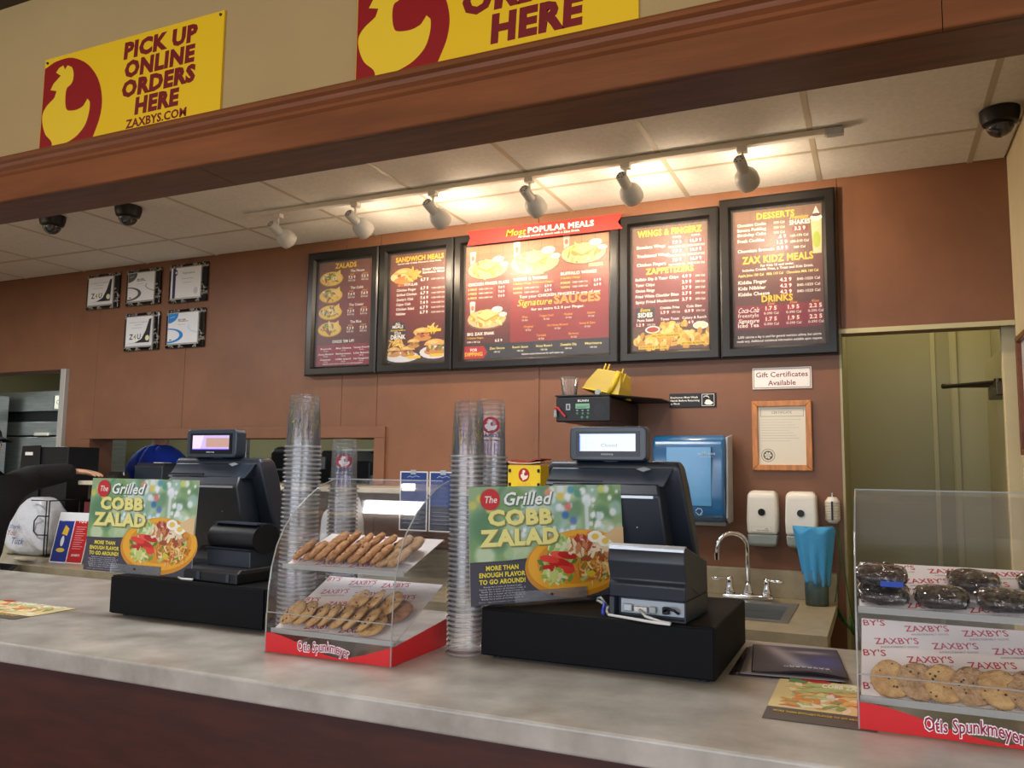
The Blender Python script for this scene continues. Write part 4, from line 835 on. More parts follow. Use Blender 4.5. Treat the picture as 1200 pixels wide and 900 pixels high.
# ------------------------------------------------------------ salad posters in clear holders
def poster(loc, rz, lb, tilt=0, lean=-3):
    s = thing('salad_poster', lb, 'poster', loc, rz, rot=(D(lean), D(-tilt), rz))
    W, H = .43, .279
    B = Box(0, W, 0, .0012, 0, H).build('card', mat('card_back', (226, 224, 218), .6), s)
    p = Print(); p.L = .0003; rnd = random.Random(11)
    n = 16
    bl = []
    for i in range(70):
        bl.append((rnd.uniform(0, W), rnd.uniform(.09, H), rnd.uniform(.012, .04), rnd.choice([(118, 156, 98), (168, 194, 146), (98, 142, 106), (192, 208, 166), (140, 176, 150), (208, 220, 188), (86, 130, 92), (170, 200, 190)]), .75))
    for i in range(60):
        bl.append((rnd.uniform(.10, W - .01), rnd.uniform(.15, H - .01), rnd.uniform(.004, .010), rnd.choice([(224, 234, 230), (240, 244, 246), (206, 224, 226), (220, 230, 240)]), .95))
    for x, y, c in ((.215, .262, (222, 150, 120)), (.28, .268, (80, 150, 176)), (.25, .252, (220, 200, 90)), (.30, .258, (90, 156, 130)), (.262, .205, (60, 110, 170)), (.285, .19, (90, 120, 180)), (.03, .25, (216, 200, 90)), (.055, .225, (226, 210, 110)), (.27, .225, (210, 120, 110)), (.37, .268, (206, 212, 120)), (.01, .235, (200, 196, 90))):
        bl.append((x, y, .010, c, .9))
    bl += [(.325, .243, .013, (232, 240, 244), 1)] + [(.325, .235 - .008 * k, .006, (214, 228, 232), .8) for k in range(12)]
    def fn(x, y):
        c = [146, 174, 130]
        for bx, by, r, q, o in bl:
            d = ((x - bx) ** 2 + (y - by) ** 2) / (r * r)
            if d < 2.2:
                k = o * min(1, max(0, (1.6 - d) / 1.0))
                if k > 0: c = [u + (v - u) * k for u, v in zip(c, q)]
        return tuple(c)
    p.raster(0, .098, W, H, 110, 46, fn)
    p.rect(0, 0, W, .099, (66, 62, 74)); p.poly([(0, .095), (.17, .105), (.17, .099), (0, .09)], (66, 62, 74)); p.rect(0, .097, W * .5, .1005, (60, 56, 66))
    p.ell(.295, .084, .150, .083, (206, 138, 30), rot=.05, n=40); p.ell(.297, .090, .144, .076, (232, 168, 46), rot=.05, n=40); p.ell(.30, .094, .122, .060, (214, 146, 36), rot=.05, n=32)
    def scat(n, cx, cy, rx, ry, s0, cols, j=.4, asp=.5):
        for i in range(n):
            a = rnd.random() * 6.28; r = math.sqrt(rnd.random()); p.blob(cx + rx * r * math.cos(a), cy + ry * r * math.sin(a), s0 * rnd.uniform(.7, 1.3), s0 * asp * rnd.uniform(.7, 1.3), rnd.choice(cols), rnd, j=j)
    scat(70, .30, .088, .115, .052, .012, [(120, 150, 60), (150, 176, 90), (96, 124, 50), (180, 196, 120)])
    scat(30, .245, .128, .035, .022, .013, [(214, 226, 180), (176, 204, 130), (140, 176, 90), (232, 236, 206)])
    for i in range(16): p.ell(.235 + rnd.uniform(-.03, .035), .088 + rnd.uniform(-.022, .02), .028, .009, rnd.choice([(206, 50, 40), (222, 66, 50), (190, 36, 32), (232, 90, 70)]), rot=-.2)
    scat(30, .225, .058, .03, .014, .010, [(196, 206, 120), (150, 176, 70), (220, 222, 160)])
    scat(90, .35, .068, .065, .03, .011, [(232, 190, 120), (216, 130, 50), (240, 214, 150), (206, 110, 40), (224, 160, 70)], asp=.22)
    scat(34, .325, .138, .04, .02, .011, [(176, 60, 50), (206, 130, 110), (160, 50, 44), (226, 190, 170)])
    for i in range(34): p.blob(.27 + i * .0036 + rnd.uniform(-.006, .006), .112 + rnd.uniform(-.018, .02), .016, .0055, rnd.choice([(230, 206, 170), (160, 76, 44), (240, 220, 190), (196, 130, 84)]), rnd)
    for x, y in ((.345, .148), (.375, .136)): p.ell(x, y, .022, .015, (246, 242, 226)); p.ell(x, y, .011, .008, (232, 200, 90))
    p.poly([(.37, .15), (.41, .17), (.43, .17), (.43, .12), (.40, .13)], (222, 190, 140)); p.ell(.33, .056, .012, .008, (220, 190, 40))
    p.ell(.055, .248, .026, .026, (196, 40, 44), n=28); p.text('The', .055, .240, .017, WHT, w=.034, shear=.2, bold=.01)
    p.text('Grilled', .154, .232, .032, (90, 120, 90), w=.132, shear=.28, bold=.05); p.text('Grilled', .152, .234, .032, (244, 246, 244), w=.13, shear=.28, bold=.02)
    for dx, c in ((.004, (120, 116, 60)), (.002, (150, 146, 80)), (0, (234, 226, 140))):
        p.text('COBB', .135 + dx, .187 - dx, .036, c, w=.175, bold=.05); p.text('ZALAD', .132 + dx, .138 - dx, .038, c, w=.215, bold=.05)
    for i, (t, w_) in enumerate((('MORE THAN', .086), ('ENOUGH FLAVOR', .122), ('TO GO AROUND!', .122))): p.text(t, .083, .080 - i * .016, .011, (238, 220, 70), w=w_, bold=.035)
    for i, w_ in enumerate((.10, .122, .112, .122, .118, .112)): p.text('Ready for a taste of Grilled Cobb Zalad'[:34 + i % 3], .083, .040 - i * .0056, .0034, (206, 206, 214), w=w_, bold=0)
    p.text('bacon, egg and cheddar on a bed of greens', .085, .0055, .0028, (180, 180, 188), w=.13, bold=0)
    p.build('poster_print', INK, s)
    # clear acrylic foot
    m = MB(); m.box(.115, .315, -.004, -.0012, -.0, .026); m.build('holder_lip', clear('lip_acrylic', milk=.25, refl=1.2), s); m = MB(); m.box(.115, .315, .0015, .0040, -.0, .03); m.box(.115, .315, -.03, .03, -.0035, -.0005); m.build('holder_base', ACR, s)
    MB().lathe([(.003, 0), (.003, .002)], 10, T(.215, -.0042, .014, D(90))).build('rivet', DARK, s)
    return s
poster((-.884, 1.757, DT + .0042), D(49), 'cobb salad poster standing on the right cash drawer, beside the cup stack', 1.0)
poster((-2.232, 1.792, DT + .0042), D(1), 'cobb salad poster standing on the left cash drawer')

# ------------------------------------------------------------ cups
def cupmesh(rr, rt_, h):
    m = MB(); m.lathe([(rr - .0022, 0), (rr, .0015), (rr, .004), (rr - .0025, .006)], 24, None, False, False)
    rim = m.mesh('rim', CUPR, smooth=True)
    m = MB(); b = rr - .0055
    m.lathe([(b, .005), (b + (rt_ - b) * .3, h * .3), (b + (rt_ - b) * .62, h * .62), (rt_ + .0012, h * .93), (rt_, h - .001), (rt_ - .004, h), (rt_ - .006, h - .004)], 24, None, False, True)
    return m.mesh('cup_body', CUPM, smooth=True), rim
def stack(cx, cy, n, pitch, rr, rt_, h, deco, tag_lb, grp, lean=(0, 0), topn=2):
    body, rim = cupmesh(rr, rt_, h); rnd = random.Random(int(cx * 100))
    for i in range(n):
        jx, jy = (rnd.uniform(-.0008, .0008) for _ in range(2))
        s = bpy.data.objects.new('plastic_cup', None); COL.objects.link(s); s.empty_display_size = .02
        s.location = (cx + jx + lean[0] * i * pitch, cy + jy + lean[1] * i * pitch, CT + i * pitch); s.rotation_euler = (0, 0, rnd.random() * 6)
        lb = 'clear cup nested upside down in the ' + tag_lb
        if i == n - 1: lb = 'topmost clear cup of the ' + tag_lb
        elif i == 0: lb = 'bottom clear cup of the ' + tag_lb + ''
        tag(s, lb, 'cup', grp)
        for me, nm_ in ((body, 'cup_body'), (rim, 'rim')):
            o = bpy.data.objects.new(nm_, me); COL.objects.link(o); o.parent = s
        if i >= n - topn:
            s.rotation_euler = (0, 0, 0)
            p = Print(); rn2 = random.Random(i + 5)
            if deco == 'crowd':
                for k in range(170):
                    a = rn2.uniform(-1.9, 1.9) ; z = rn2.uniform(.28, .74) * h
                    p.blob(a, z, .085, .0032, rn2.choice([(96, 80, 140), (90, 110, 60), (190, 170, 60), (60, 60, 80), (120, 100, 160), (110, 130, 70)]), rn2, n=6, j=.5)
            elif i == n - 1:
                p.ell(0, .56 * h, .62, .021, (186, 30, 60), n=24); p.poly([((a + 2.04) * 4.4, .56 * h + (b - 2.465) * .125) for a, b in BIRD], (240, 232, 236))
                p.text("ZAXBY'S", 0, .36 * h, .010, (60, 50, 120), w=1.35); p.text('SINCE 1990', 0, .29 * h, .005, (90, 60, 140), w=1.0)
                for k in range(10): p.rect(-.6 + k * .12, .06 * h, -.52 + k * .12, .27 * h, (150, 140, 200)) if k % 2 else None
            else: continue
            cam_a = math.atan2(0 - cy, 0 - cx)
            def wr(u, d, z): 
                r = rr - .0055 + (rt_ - rr + .0055) * (z / h) + .0012 + (-d) * .3; a = cam_a + (u if deco == 'crowd' else u); return (r * math.cos(a), r * math.sin(a), z)
            p.build('printed_logo', INK, s, wrap=wr)
G1, G2 = 'upside-down clear cups stacked on the counter', 'tall clear cups'
stack(-1.440, 1.815, 43, .0118, .052, .0385, .145, 'crowd', 'cup stack left of the cookie case', 'cups of the stack left of the cookie case', (.012, .0), 2)
stack(-1.455, 2.035, 33, .0118, .045, .036, .150, 'logo', 'short cup stack behind the left cookie case', 'cups of the stack behind the cookie case', (0, 0), 1)
stack(-.927, 1.815, 41, .0118, .0462, .0335, .140, 'crowd', 'front cup stack beside the right poster', 'cups of the front stack by the poster', (0, 0), 2)
stack(-.932, 1.955, 41, .0118, .0458, .0365, .155, 'logo', 'rear cup stack beside the right poster', 'cups of the rear stack by the poster', (0, 0), 1)

# ------------------------------------------------------------ cookie cases
def cookie_mesh(seed, r=.036, t=.0155):
    rnd = random.Random(seed); m = MB(); n = 22; ph = [rnd.random() * 6 for _ in range(4)]
    vs = []; prof = [(.0, -t / 2), (.75, -t / 2), (.97, -t * .2), (1, 0), (.93, t * .35), (.7, t * .5), (.35, t * .56), (0, t * .56)]
    for a, z in prof:
        for k in range(n):
            an = 2 * PI * k / n; w_ = 1 + .03 * math.sin(3 * an + ph[0]) + .02 * math.sin(5 * an + ph[1])
            vs.append((r * a * w_ * math.cos(an), r * a * w_ * math.sin(an), z + (rnd.uniform(-.0024, .0024) if 0 < a < 1 and z > 0 else 0)))
    fs = []
    for i in range(len(prof) - 1):
        for k in range(n): fs.append((i * n + k, i * n + (k + 1) % n, (i + 1) * n + (k + 1) % n, (i + 1) * n + k))
    m.add(vs, fs); body = m.mesh('cookie_body', None, smooth=True)
    bm = bmesh.new(); bm.from_mesh(body); bmesh.ops.remove_doubles(bm, verts=bm.verts, dist=1e-6); bm.to_mesh(body); bm.free()
    m = MB()
    for k in range(13):
        a = rnd.random() * 6.28; q = r * math.sqrt(rnd.random()) * .88; z = t * (.56 if q < .7 * r else .42)
        M_ = T(q * math.cos(a), q * math.sin(a), z - .0008, rnd.random(), rnd.random(), rnd.random()); c_ = rnd.uniform(.0018, .0032)
        m.add([(c_, 0, 0), (-c_, 0, 0), (0, c_, 0), (0, -c_, 0), (0, 0, c_), (0, 0, -c_)], [(0, 2, 4), (2, 1, 4), (1, 3, 4), (3, 0, 4), (2, 0, 5), (1, 2, 5), (3, 1, 5), (0, 3, 5)], M_)
    return body, m.mesh('chips', mat('chocolate', (60, 34, 22), .5))
CK = [cookie_mesh(i) for i in range(4)]
CK2 = [cookie_mesh(20 + i, .038, .0125) for i in range(3)]
CK3 = [cookie_mesh(40 + i, .034, .0125) for i in range(3)]
BAKE = mat('baked_dough', (206, 156, 104), .85, col2=(142, 92, 54), nscale=60, bump=1.0, bscale=110)
OAT = mat('oat_dough', (196, 160, 118), .85, col2=(150, 112, 76), nscale=80, bump=.8, bscale=160)
PALEB = mat('pale_sugar_dough', (206, 168, 112), .8, col2=(168, 124, 78), nscale=60, bump=.6, bscale=140)
def cookie(M_, meshes, mt, lb, grp, chips=True):
    s = bpy.data.objects.new('cookie', None); COL.objects.link(s); s.matrix_world = M_; s.empty_display_size = .02; tag(s, lb, 'cookie', grp)
    b = meshes[0].copy(); b.materials.clear(); b.materials.append(mt); o = bpy.data.objects.new('cookie_body', b); COL.objects.link(o); o.parent = s
    if chips: o = bpy.data.objects.new('chocolate_chips', meshes[1]); COL.objects.link(o); o.parent = s; o['kind'] = 'stuff'
    return s
def liner(p, W, H, rows, seed=0, skew=.28, h=.020):
    p.rect(0, 0, W, H, (238, 230, 228)); c1 = (196, 70, 84); k = 0
    dy = H / rows
    for r in range(rows):
        y = dy * r + dy * .42; u = -.02 + (r * .045) % .09
        while u < W - .005:
            ww = min(.088, W - .004 - u)
            if u > .002 and ww > .08:
                p.text("ZAXBY'S", u, y - .006, h, c1, 'l', w=.078, bold=.015, rot=.16); p.text('INDESCRIBABLY GOOD', u + .01, y - .006 - dy * .22, h * .28, (120, 90, 100), 'l', w=.066, bold=0, rot=.16)
            elif u <= .002: p.text("BY'S", .004, y + .004, h, c1, 'l', w=.04, bold=.015, rot=.10)
            u += .10
def case(x, y, W, lb, left_red=True):
    s = thing('cookie_case', lb, 'display case', (x, y, CT)); DP = .255; HT = .41
    curve = [(.002, .095), (.004, .15), (.012, .20), (.028, .25), (.055, .295), (.095, .335), (.14, .365), (.185, .39), (.232, .405)]
    full = [(0, 0)] + curve + [(DP, .410), (DP, 0)]
    for a, b, nm_ in ((0, .003, 'left_panel'), (W - .003, W, 'right_panel')): MB().prism(full, a, b, 'x').build(nm_, ACR, s)
    m = MB(); m.sheet([(p_[0], p_[1]) for p_ in curve], .003, W - .003, -.0025, 'x'); m.build('curved_door', ACR, s)
    Box(.003, W - .003, .0, .0025, .0, .094).build('front_pane', ACR, s)
    Box(.003, W - .003, DP - .003, DP, .0, .41).build('back_panel', ACR, s)
    Box(.003, W - .003, .225, DP, .4095, .4125).build('top_strip', ACR, s)
    Box(.003, W - .003, .003, DP - .003, .002, .005).build('floor_panel', ACR, s)
    for a, n_ in ((.0015, 'left_edge'), (W - .0015, 'right_edge')):
        MB().tube([(a, -.0006, .001), (a, -.0006, .09)] + [(a, p_[0] - .0012, p_[1]) for p_ in curve] + [(a, DP, .4125)], .0017, 6).build(n_, ACRE, s)
    MB().tube([(.003, 0.0, .0945), (W - .003, 0, .0945)], .0014, 6).build('door_lip_edge', ACRE, s)
    MB().tube([(.003, DP - .03, .413), (W - .003, DP - .03, .413)], .0014, 6).build('top_edge', ACRE, s)
    # shelves
    def sl(y0, z0, y1, z1, nm_):
        MB().prism([(y0, z0), (y1, z1), (y1, z1 + .003), (y0, z0 + .003)], .004, W - .004, 'x').build(nm_, ACR, s)
        MB().prism([(y0 - .002, z0 - .002), (y0 + .002, z0 - .002), (y0 + .002, z0 + .010), (y0 - .002, z0 + .010)], .004, W - .004, 'x').build('shelf_lip', ACRE, s)
        L = math.hypot(y1 - y0, z1 - z0); a = math.atan2(z1 - z0, y1 - y0)
        p = Print(); liner(p, W - .012, L - .006, 5 if z0 < .1 else 4)
        # print lies in local xz facing -y: tip it back until it lies on the shelf
        o = p.build('liner_paper', INKM, s, loc=(.006, y0 + .004, z0 + .0045), rot=(-(PI / 2 - a), 0, 0)); return a
    a_up = sl(.050, .195, .245, .262, 'upper_shelf'); a_lo = sl(.016, .045, .245, .150, 'lower_shelf')
    Box(.003, W - .003, .235, .245, .0, .14).build('riser', ACR, s)
    # red base wrap and its lettering
    p = Print(); n = 24
    top = [.047 - .040 * (.5 - .5 * math.cos(PI * min(1, t / .62))) if t < .62 else .007 + .038 * ((t - .62) / .38) ** 1.3 for t in [k / n for k in range(n + 1)]]
    if False: top = [.050 - .046 * (.5 - .5 * math.cos(PI * min(1, t / .75))) for t in [k / n for k in range(n + 1)]]
    for k in range(n): p.poly([(W * k / n, .0015), (W * (k + 1) / n, .0015), (W * (k + 1) / n, top[k + 1]), (W * k / n, top[k])], (206, 30, 34)); p.L -= p.step
    p.L += p.step * 2
    cv = lambda t: -.006 * t + .006 * math.sin(t * 2.5 + .6)
    cx = .48
    p.L += 2e-4
    for bd, c in ((.085, (150, 30, 70)), (.07, (246, 242, 244)), (.015, (150, 20, 60))):
        p.text('Otis Spunkmeyer', cx * W, .014, .023, c, w=.146 + bd * .05, bold=bd, curve=cv); p.L += 1e-4
    p.build('red_wrap', INK, s, loc=(0, -.0008, 0))
    m = Print(); m.poly([(0, .0015), (DP, .0015), (DP, .068), (0, .043)], (214, 36, 40)); m.build('side_wrap', INK, s, loc=(W + .0008, 0, 0), rot=(0, 0, PI / 2))
    m = Print(); m.poly([(0, .0015), (DP, .0015), (DP, .043), (0, .068)], (214, 36, 40)); m.build('side_wrap', INK, s, loc=(-.0008, DP, 0), rot=(0, 0, -PI / 2))
    return a_up, a_lo
C1 = (-1.362, 1.607); W1 = .358
au, al = case(C1[0], C1[1], W1, 'cookie display case between the two registers, two trays of cookies')
C2 = (-.043, 1.605); W2 = .37
case(C2[0], C2[1], W2, 'cookie display case cut by the right photo edge, dark wrapped brownies on top', False)
rnd = random.Random(9)
def on_shelf(cx, cy0, u, v, lo, up_=0):
    if lo: y0, z0, a = .016, .045, al
    else: y0, z0, a = .050, .195, au
    return Vector((cx[0] + u, cx[1] + y0 + v * math.cos(a) - up_ * math.sin(a), CT + z0 + .005 + v * math.sin(a) + up_ * math.cos(a)))
# upper tray, case 1: leaning shingled rows
def row(C, lo, u0, n, du, v, tilt, meshes, mt, lbf, grp, r, chips=True, rx=0, dv=0, r0=None):
    a = al if lo else au
    for i in range(n):
        th = D(tilt) + rnd.uniform(-.06, .06); hgt = r * math.sin(abs(th)) + .0075
        P_ = on_shelf(C, 0, u0 + i * du, v + dv * i, lo, hgt)
        M_ = Matrix.Translation(P_) @ Euler((a + rx + D(8), 0, rnd.uniform(-.2, .2))).to_matrix().to_4x4() @ Euler((0, -th, rnd.random() * 0.0)).to_matrix().to_4x4() @ Euler((0, 0, rnd.random() * 6)).to_matrix().to_4x4()
        cookie(M_, meshes[i % len(meshes)], mt, lbf(i, n), grp, chips)
ordn = ['leftmost', 'second', 'third', 'fourth', 'fifth', 'sixth', 'seventh', 'eighth', 'ninth', 'tenth']
def L_(where): return lambda i, n: (ordn[i] if i < n - 1 else 'rightmost') + ' cookie ' + ('' if i in (0, n - 1) else 'from the left ') + where
row(C1, False, .046, 8, .0325, .040, 31, CK, BAKE, L_('of the front row, upper tray, left case'), 'leaning cookies in the upper tray', .036)
row(C1, False, .105, 5, .036, .100, 31, CK, BAKE, L_('of the back row, upper tray, left case'), 'leaning cookies in the upper tray', .036)
row(C1, False, .292, 2, .028, .040, 22, CK, OAT, L_('at the right end of the upper tray, pale and oaty, left case'), 'oat cookies in the upper tray', .036, False)
row(C1, False, .285, 2, .03, .110, 22, CK, OAT, L_('behind the pale oaty front pair, upper tray, left case'), 'oat cookies in the upper tray', .036, False)
row(C1, True, .048, 7, .036, .042, 27, CK2, PALEB, L_('of the front row, lower tray, left case'), 'leaning cookies in the lower tray', .04)
row(C1, True, .275, 1, .034, .040, 12, CK2, PALEB, lambda i, n: 'flat lying cookie at the right front of the lower tray, left case', 'leaning cookies in the lower tray', .04)
row(C1, True, .19, 3, .046, .112, 27, CK2, PALEB, L_('of the short back row, lower tray, left case'), 'leaning cookies in the lower tray', .04)
row(C1, True, .31, 1, .03, .1, 4, CK2, mat('brown_dough', (140, 96, 66), .8, noise=.2, nscale=60, bump=.4), lambda i, n: 'darker cookie flat at the right end of the lower tray, left case', 'leaning cookies in the lower tray', .04)
# case 2 lower: standing back, faces to the customer
for i in range(7):
    P_ = on_shelf(C2, 0, .055 + i * .042, .034 + .001 * i, True, .020)
    M_ = Matrix.Translation(P_) @ Euler((al + D(34), D(0), D(-8))).to_matrix().to_4x4() @ Euler((0, D(13), 0)).to_matrix().to_4x4() @ Euler((0, 0, i * 1.3)).to_matrix().to_4x4()
    cookie(M_, CK3[i % 3], OAT if i % 2 else PALEB, (ordn[i] if i else 'leftmost') + ' round cookie' + (' from the left' if i else '') + ' on the lower tray of the right case', 'round cookies in the right case', True)
# case 2 upper: film-wrapped brownies
bro = mat('dark_brownie', (40, 28, 26), .35, noise=.3, nscale=40, bump=.6, bscale=60); FILM = clear('cling_film', milk=.03, refl=3.2, rough=.06, bump=2.5, bscale=38)
def brown(u, v, k, lb, rz=0):
    P_ = on_shelf(C2, 0, u, v, False, .002 + .026 * k)
    s = thing('wrapped_brownie', lb, 'brownie', P_, group='film-wrapped brownies in the right case', rot=(au, 0, rz))
    bm = bmesh.new(); bmesh.ops.create_icosphere(bm, subdivisions=3, radius=1); rn = random.Random(int(u * 1000) + k)
    for v_ in bm.verts:
        f = lambda q: math.copysign(abs(q) ** .6, q); v_.co = Vector((f(v_.co.x) * .040, f(v_.co.y) * .030, (f(v_.co.z) * .5 + .5) * .024 + rn.uniform(-.0012, .0012)))
    me = bpy.data.meshes.new('brownie'); bm.to_mesh(me); me.materials.append(bro); me.polygons.foreach_set('use_smooth', [True] * len(me.polygons))
    o = bpy.data.objects.new('brownie', me); COL.objects.link(o); o.parent = s
    for v_ in bm.verts: v_.co = Vector((v_.co.x * 1.12 + rn.uniform(-.0015, .0015), v_.co.y * 1.1 + rn.uniform(-.0015, .0015), v_.co.z * 1.10 - .001 + rn.uniform(-.001, .0014)))
    me = bpy.data.meshes.new('film'); bm.to_mesh(me); me.materials.append(FILM); o = bpy.data.objects.new('plastic_film', me); COL.objects.link(o); o.parent = s; bm.free()
    return s
brown(.048, .04, 0, 'wrapped dark brownie at the front left of the upper tray, right case'); b_ = brown(.045, .062, 1, 'wrapped dark brownie stacked on the front left one, blue sticker showing')
Box(-.002, .036, -.036, -.0345, .006, .016).build('blue_sticker', mat('blue_label', (60, 90, 190), .3), b_)
brown(.143, .04, 0, 'wrapped dark brownie second from the left in the front row'); brown(.240, .042, 0, 'wrapped dark brownie third from the left in the front row, bluish sheen')
brown(.20, .112, 0, 'wrapped dark brownie behind the front row, middle of the upper tray'); brown(.325, .045, 0, 'wrapped brownie at the right end of the front row'); brown(.315, .115, 0, 'wrapped brownie behind the rightmost front one')

# papers lying on the counter
s = thing('magazine', 'dark glossy magazines lying in a loose stack on the counter right of the drawer', 'magazine', (-.192, 2.065, CT + .0005), D(7))
mc = mat('magazine_dark', (40, 34, 44), .25, noise=.2, nscale=10); nu, nv = 14, 14; HF = .150
def ztop(u, v, lay): return .0012 + .0032 * lay + (.004 * math.sin(u * 30 + 1) + .005 if lay == 2 else .0) * max(0, -(v + .06)) / .09
for lay in range(3):
    m = MB(); vs = []; fs = []
    for j in range(nv):
        for i in range(nu):
            u, v = -.10 + .20 * i / (nu - 1), -HF + 2 * HF * j / (nv - 1)
            vs.append((u + .008 * (lay - 1) + (.016 * (lay - 2) * (-v + HF) / (2 * HF) if u < 0 else 0), v - .004 * (2 - lay), ztop(u, v, lay)))
    for j in range(nv - 1):
        for i in range(nu - 1): q = j * nu + i; fs.append((q, q + 1, q + 1 + nu, q + nu))
    m.add(vs, fs); o = m.build('cover' if lay == 2 else 'page', mc if lay != 1 else mat('page_pale', (150, 142, 142), .4), s, smooth=True); q = o.modifiers.new('solid', 'SOLIDIFY'); q.thickness = .0014
def cov(x, y):
    c = (58, 52, 66); k = math.exp(-((x + .03 + .35 * (y - .05)) / .028) ** 2) * (1 if y > -.07 else 0); c = tuple(a_ + (b_ - a_) * k * .8 for a_, b_ in zip(c, (176, 168, 170)))
    k = math.exp(-((x - .06) / .05) ** 2 - ((y - .0) / .07) ** 2); c = tuple(a_ + (b_ - a_) * k * .85 for a_, b_ in zip(c, (62, 70, 138)))
    k = math.exp(-((x - .03) / .05) ** 2 - ((y - .09) / .018) ** 2); c = tuple(a_ + (b_ - a_) * k * .8 for a_, b_ in zip(c, (190, 178, 184)))
    k = math.exp(-((x - .0) / .09) ** 2 - ((y - .14) / .012) ** 2); return tuple(a_ + (b_ - a_) * k * .8 for a_, b_ in zip(c, (84, 84, 150)))
p = Print(); p.raster(-.098, -HF + .003, .098, HF - .003, 30, 40, cov)
for k in range(8): p.rect(-.03 + k * .0125, -.083, -.03 + k * .0125 + .009, -.070, (206, 204, 208))
for k in range(10): p.rect(-.02 + k * .009, -.064, -.02 + k * .009 + .006, -.060, (180, 178, 184))
for k in range(6): p.rect(.02 + k * .009, -.104, .02 + k * .009 + .005, -.101, (190, 186, 190))
p.build('cover_print', INKG, s, wrap=lambda u, d, z: (u + .008, z, ztop(u, z, 2) + .0012 - d))
def mat_print(x0, x1, y0, y1, lb, sd):
    s = thing('counter_graphic', lb, 'counter sticker', (x0, y0, CT + .0003)); W, H = x1 - x0, y1 - y0
    Box(0, W, 0, H, 0, .0006).build('vinyl', mat('vinyl_edge', (90, 80, 60), .4), s)
    p = Print(); p.L = 0; rn = random.Random(sd); p.rect(0, 0, W, H, (232, 212, 150)); p.rect(0, 0, W, H * .26, (92, 84, 78))
    for i in range(90): p.blob(rn.uniform(.03, W - .03), rn.uniform(H * .32, H - .02), .02, .008, rn.choice([(232, 150, 80), (240, 196, 110), (196, 208, 140), (220, 120, 84), (246, 230, 190), (214, 170, 90), (150, 170, 96), (240, 236, 210)]), rn)
    for i in range(14): p.ell(rn.uniform(.04, W - .04), rn.uniform(H * .7, H - .02), .02, .008, (190, 200, 130))
    p.text('MORE THAN ENOUGH FLAVOR TO GO AROUND!', W / 2, H * .15, .012, YEL, w=W * .85); p.rect(.02, H * .9, W * .3, H, (110, 150, 90)); p.ell(W * .38, H * .985, .03, .012, (190, 50, 44)); p.text('COBB ZALAD', W * .7, H * .84, .03, (240, 238, 214), w=W * .5, bold=.05)
    p.build('print', INKG, s, loc=(0, 0, .0009), rot=(-PI / 2, 0, 0))
mat_print(-.205, -.012, 1.598, 1.915, 'bright food graphic stuck on the counter between magazine and right cookie case', 5)
mat_print(-2.75, -2.262, 1.60, 1.80, 'colourful food graphic on the counter at the left photo edge', 6)

# ------------------------------------------------------------ back-counter things
s = thing('coffee_timer', 'black brewer control box with green display mounted on wall above the right register', 'coffee machine', (-1.295, 3.40, 1.675))
Box(0, .245, .005, YB - 3.401, 0, .105).build('housing', mat('brown_black_box', (52, 38, 32), .4), s, bevel=.004)
Box(-.003, .25, -.008, .0045, -.003, .108).build('face', BLACK, s, bevel=.006)
p = Print(); p.L = .0085; p.text('BUNN', .125, .086, .010, WHT, w=.05, bold=.03); p.rect(.09, .056, .155, .078, (130, 190, 150)); p.rect(.095, .065, .15, .067, (50, 90, 70)); p.rect(.095, .06, .14, .062, (50, 90, 70))
for i in range(3): p.ell(.098 + .025 * i, .035, .006, .006, (20, 60, 40)); p.ell(.098 + .025 * i, .035, .005, .005, (70, 130, 100)); p.text('Ok', .098 + .025 * i, .046, .005, WHT)
p.ell(.12, .018, .006, .006, (70, 130, 100)); p.ell(.145, .018, .006, .006, (70, 130, 100)); p.ell(.2, .05, .025, .032, (30, 30, 32)); p.rect(.045, .05, .065, .078, (180, 180, 180)); p.rect(.05, .055, .06, .073, (60, 60, 60)); p.build('panel_print', INK, s)
MB().tube([(-.005, -.014, .062), (.01, -.02, .06), (.045, -.016, .02)], .005, 8).build('red_lever', mat('red_plastic', (196, 36, 40), .4), s); MB().lathe([(.008, 0), (.006, .03)], 12, T(.0, -.02, .02)).build('valve', GREYP, s)
s = thing('brewer_shelf', 'black metal shelf plate over the brewer box, holding the yellow crate', 'shelf', (0, 0, 0))
MB().prism([(-1.30, 3.385), (-1.05, 3.40), (-.89, YB - .18), (-.89, YB - .001), (-1.30, YB - .001)], 1.785, 1.7925, 'z').build('plate', BLACK, s, bevel=.002)
s = thing('small_cup', 'small clear printed cup standing on the brewer shelf, left of the yellow crate', 'cup', (-1.262, 3.47, 1.793))
MB().lathe([(.030, 0), (.032, .002), (.042, .082), (.044, .085), (.042, .086)], 20, None, True, False).build('cup_body', clear('cup_milky', milk=.22), s, smooth=True)
p = Print(); rn = random.Random(8)
for i in range(60): p.blob(rn.uniform(-1.4, 1.4), rn.uniform(.012, .07), .08, .003, rn.choice([(60, 50, 90), (130, 120, 70), (90, 70, 70), (40, 40, 60)]), rn, n=5, j=.5)
ca = math.atan2(-3.47, 1.262)
p.build('printed_logo', INK, s, wrap=lambda u, d, z: ((.0325 + .012 * z / .085 + .0006) * math.cos(ca + u), (.0325 + .012 * z / .085 + .0006) * math.sin(ca + u), z))
s = thing('yellow_crate', 'translucent yellow plastic funnel tray tipped over on the brewer shelf', 'tray', (-1.115, 3.56, 1.796), rot=(D(-8), D(12), D(-12)))
YP = mat('yellow_translucent', (214, 186, 70), .35, spec=.5); YP.node_tree.nodes['Principled BSDF'].inputs['Transmission Weight'].default_value = .15
m = MB()
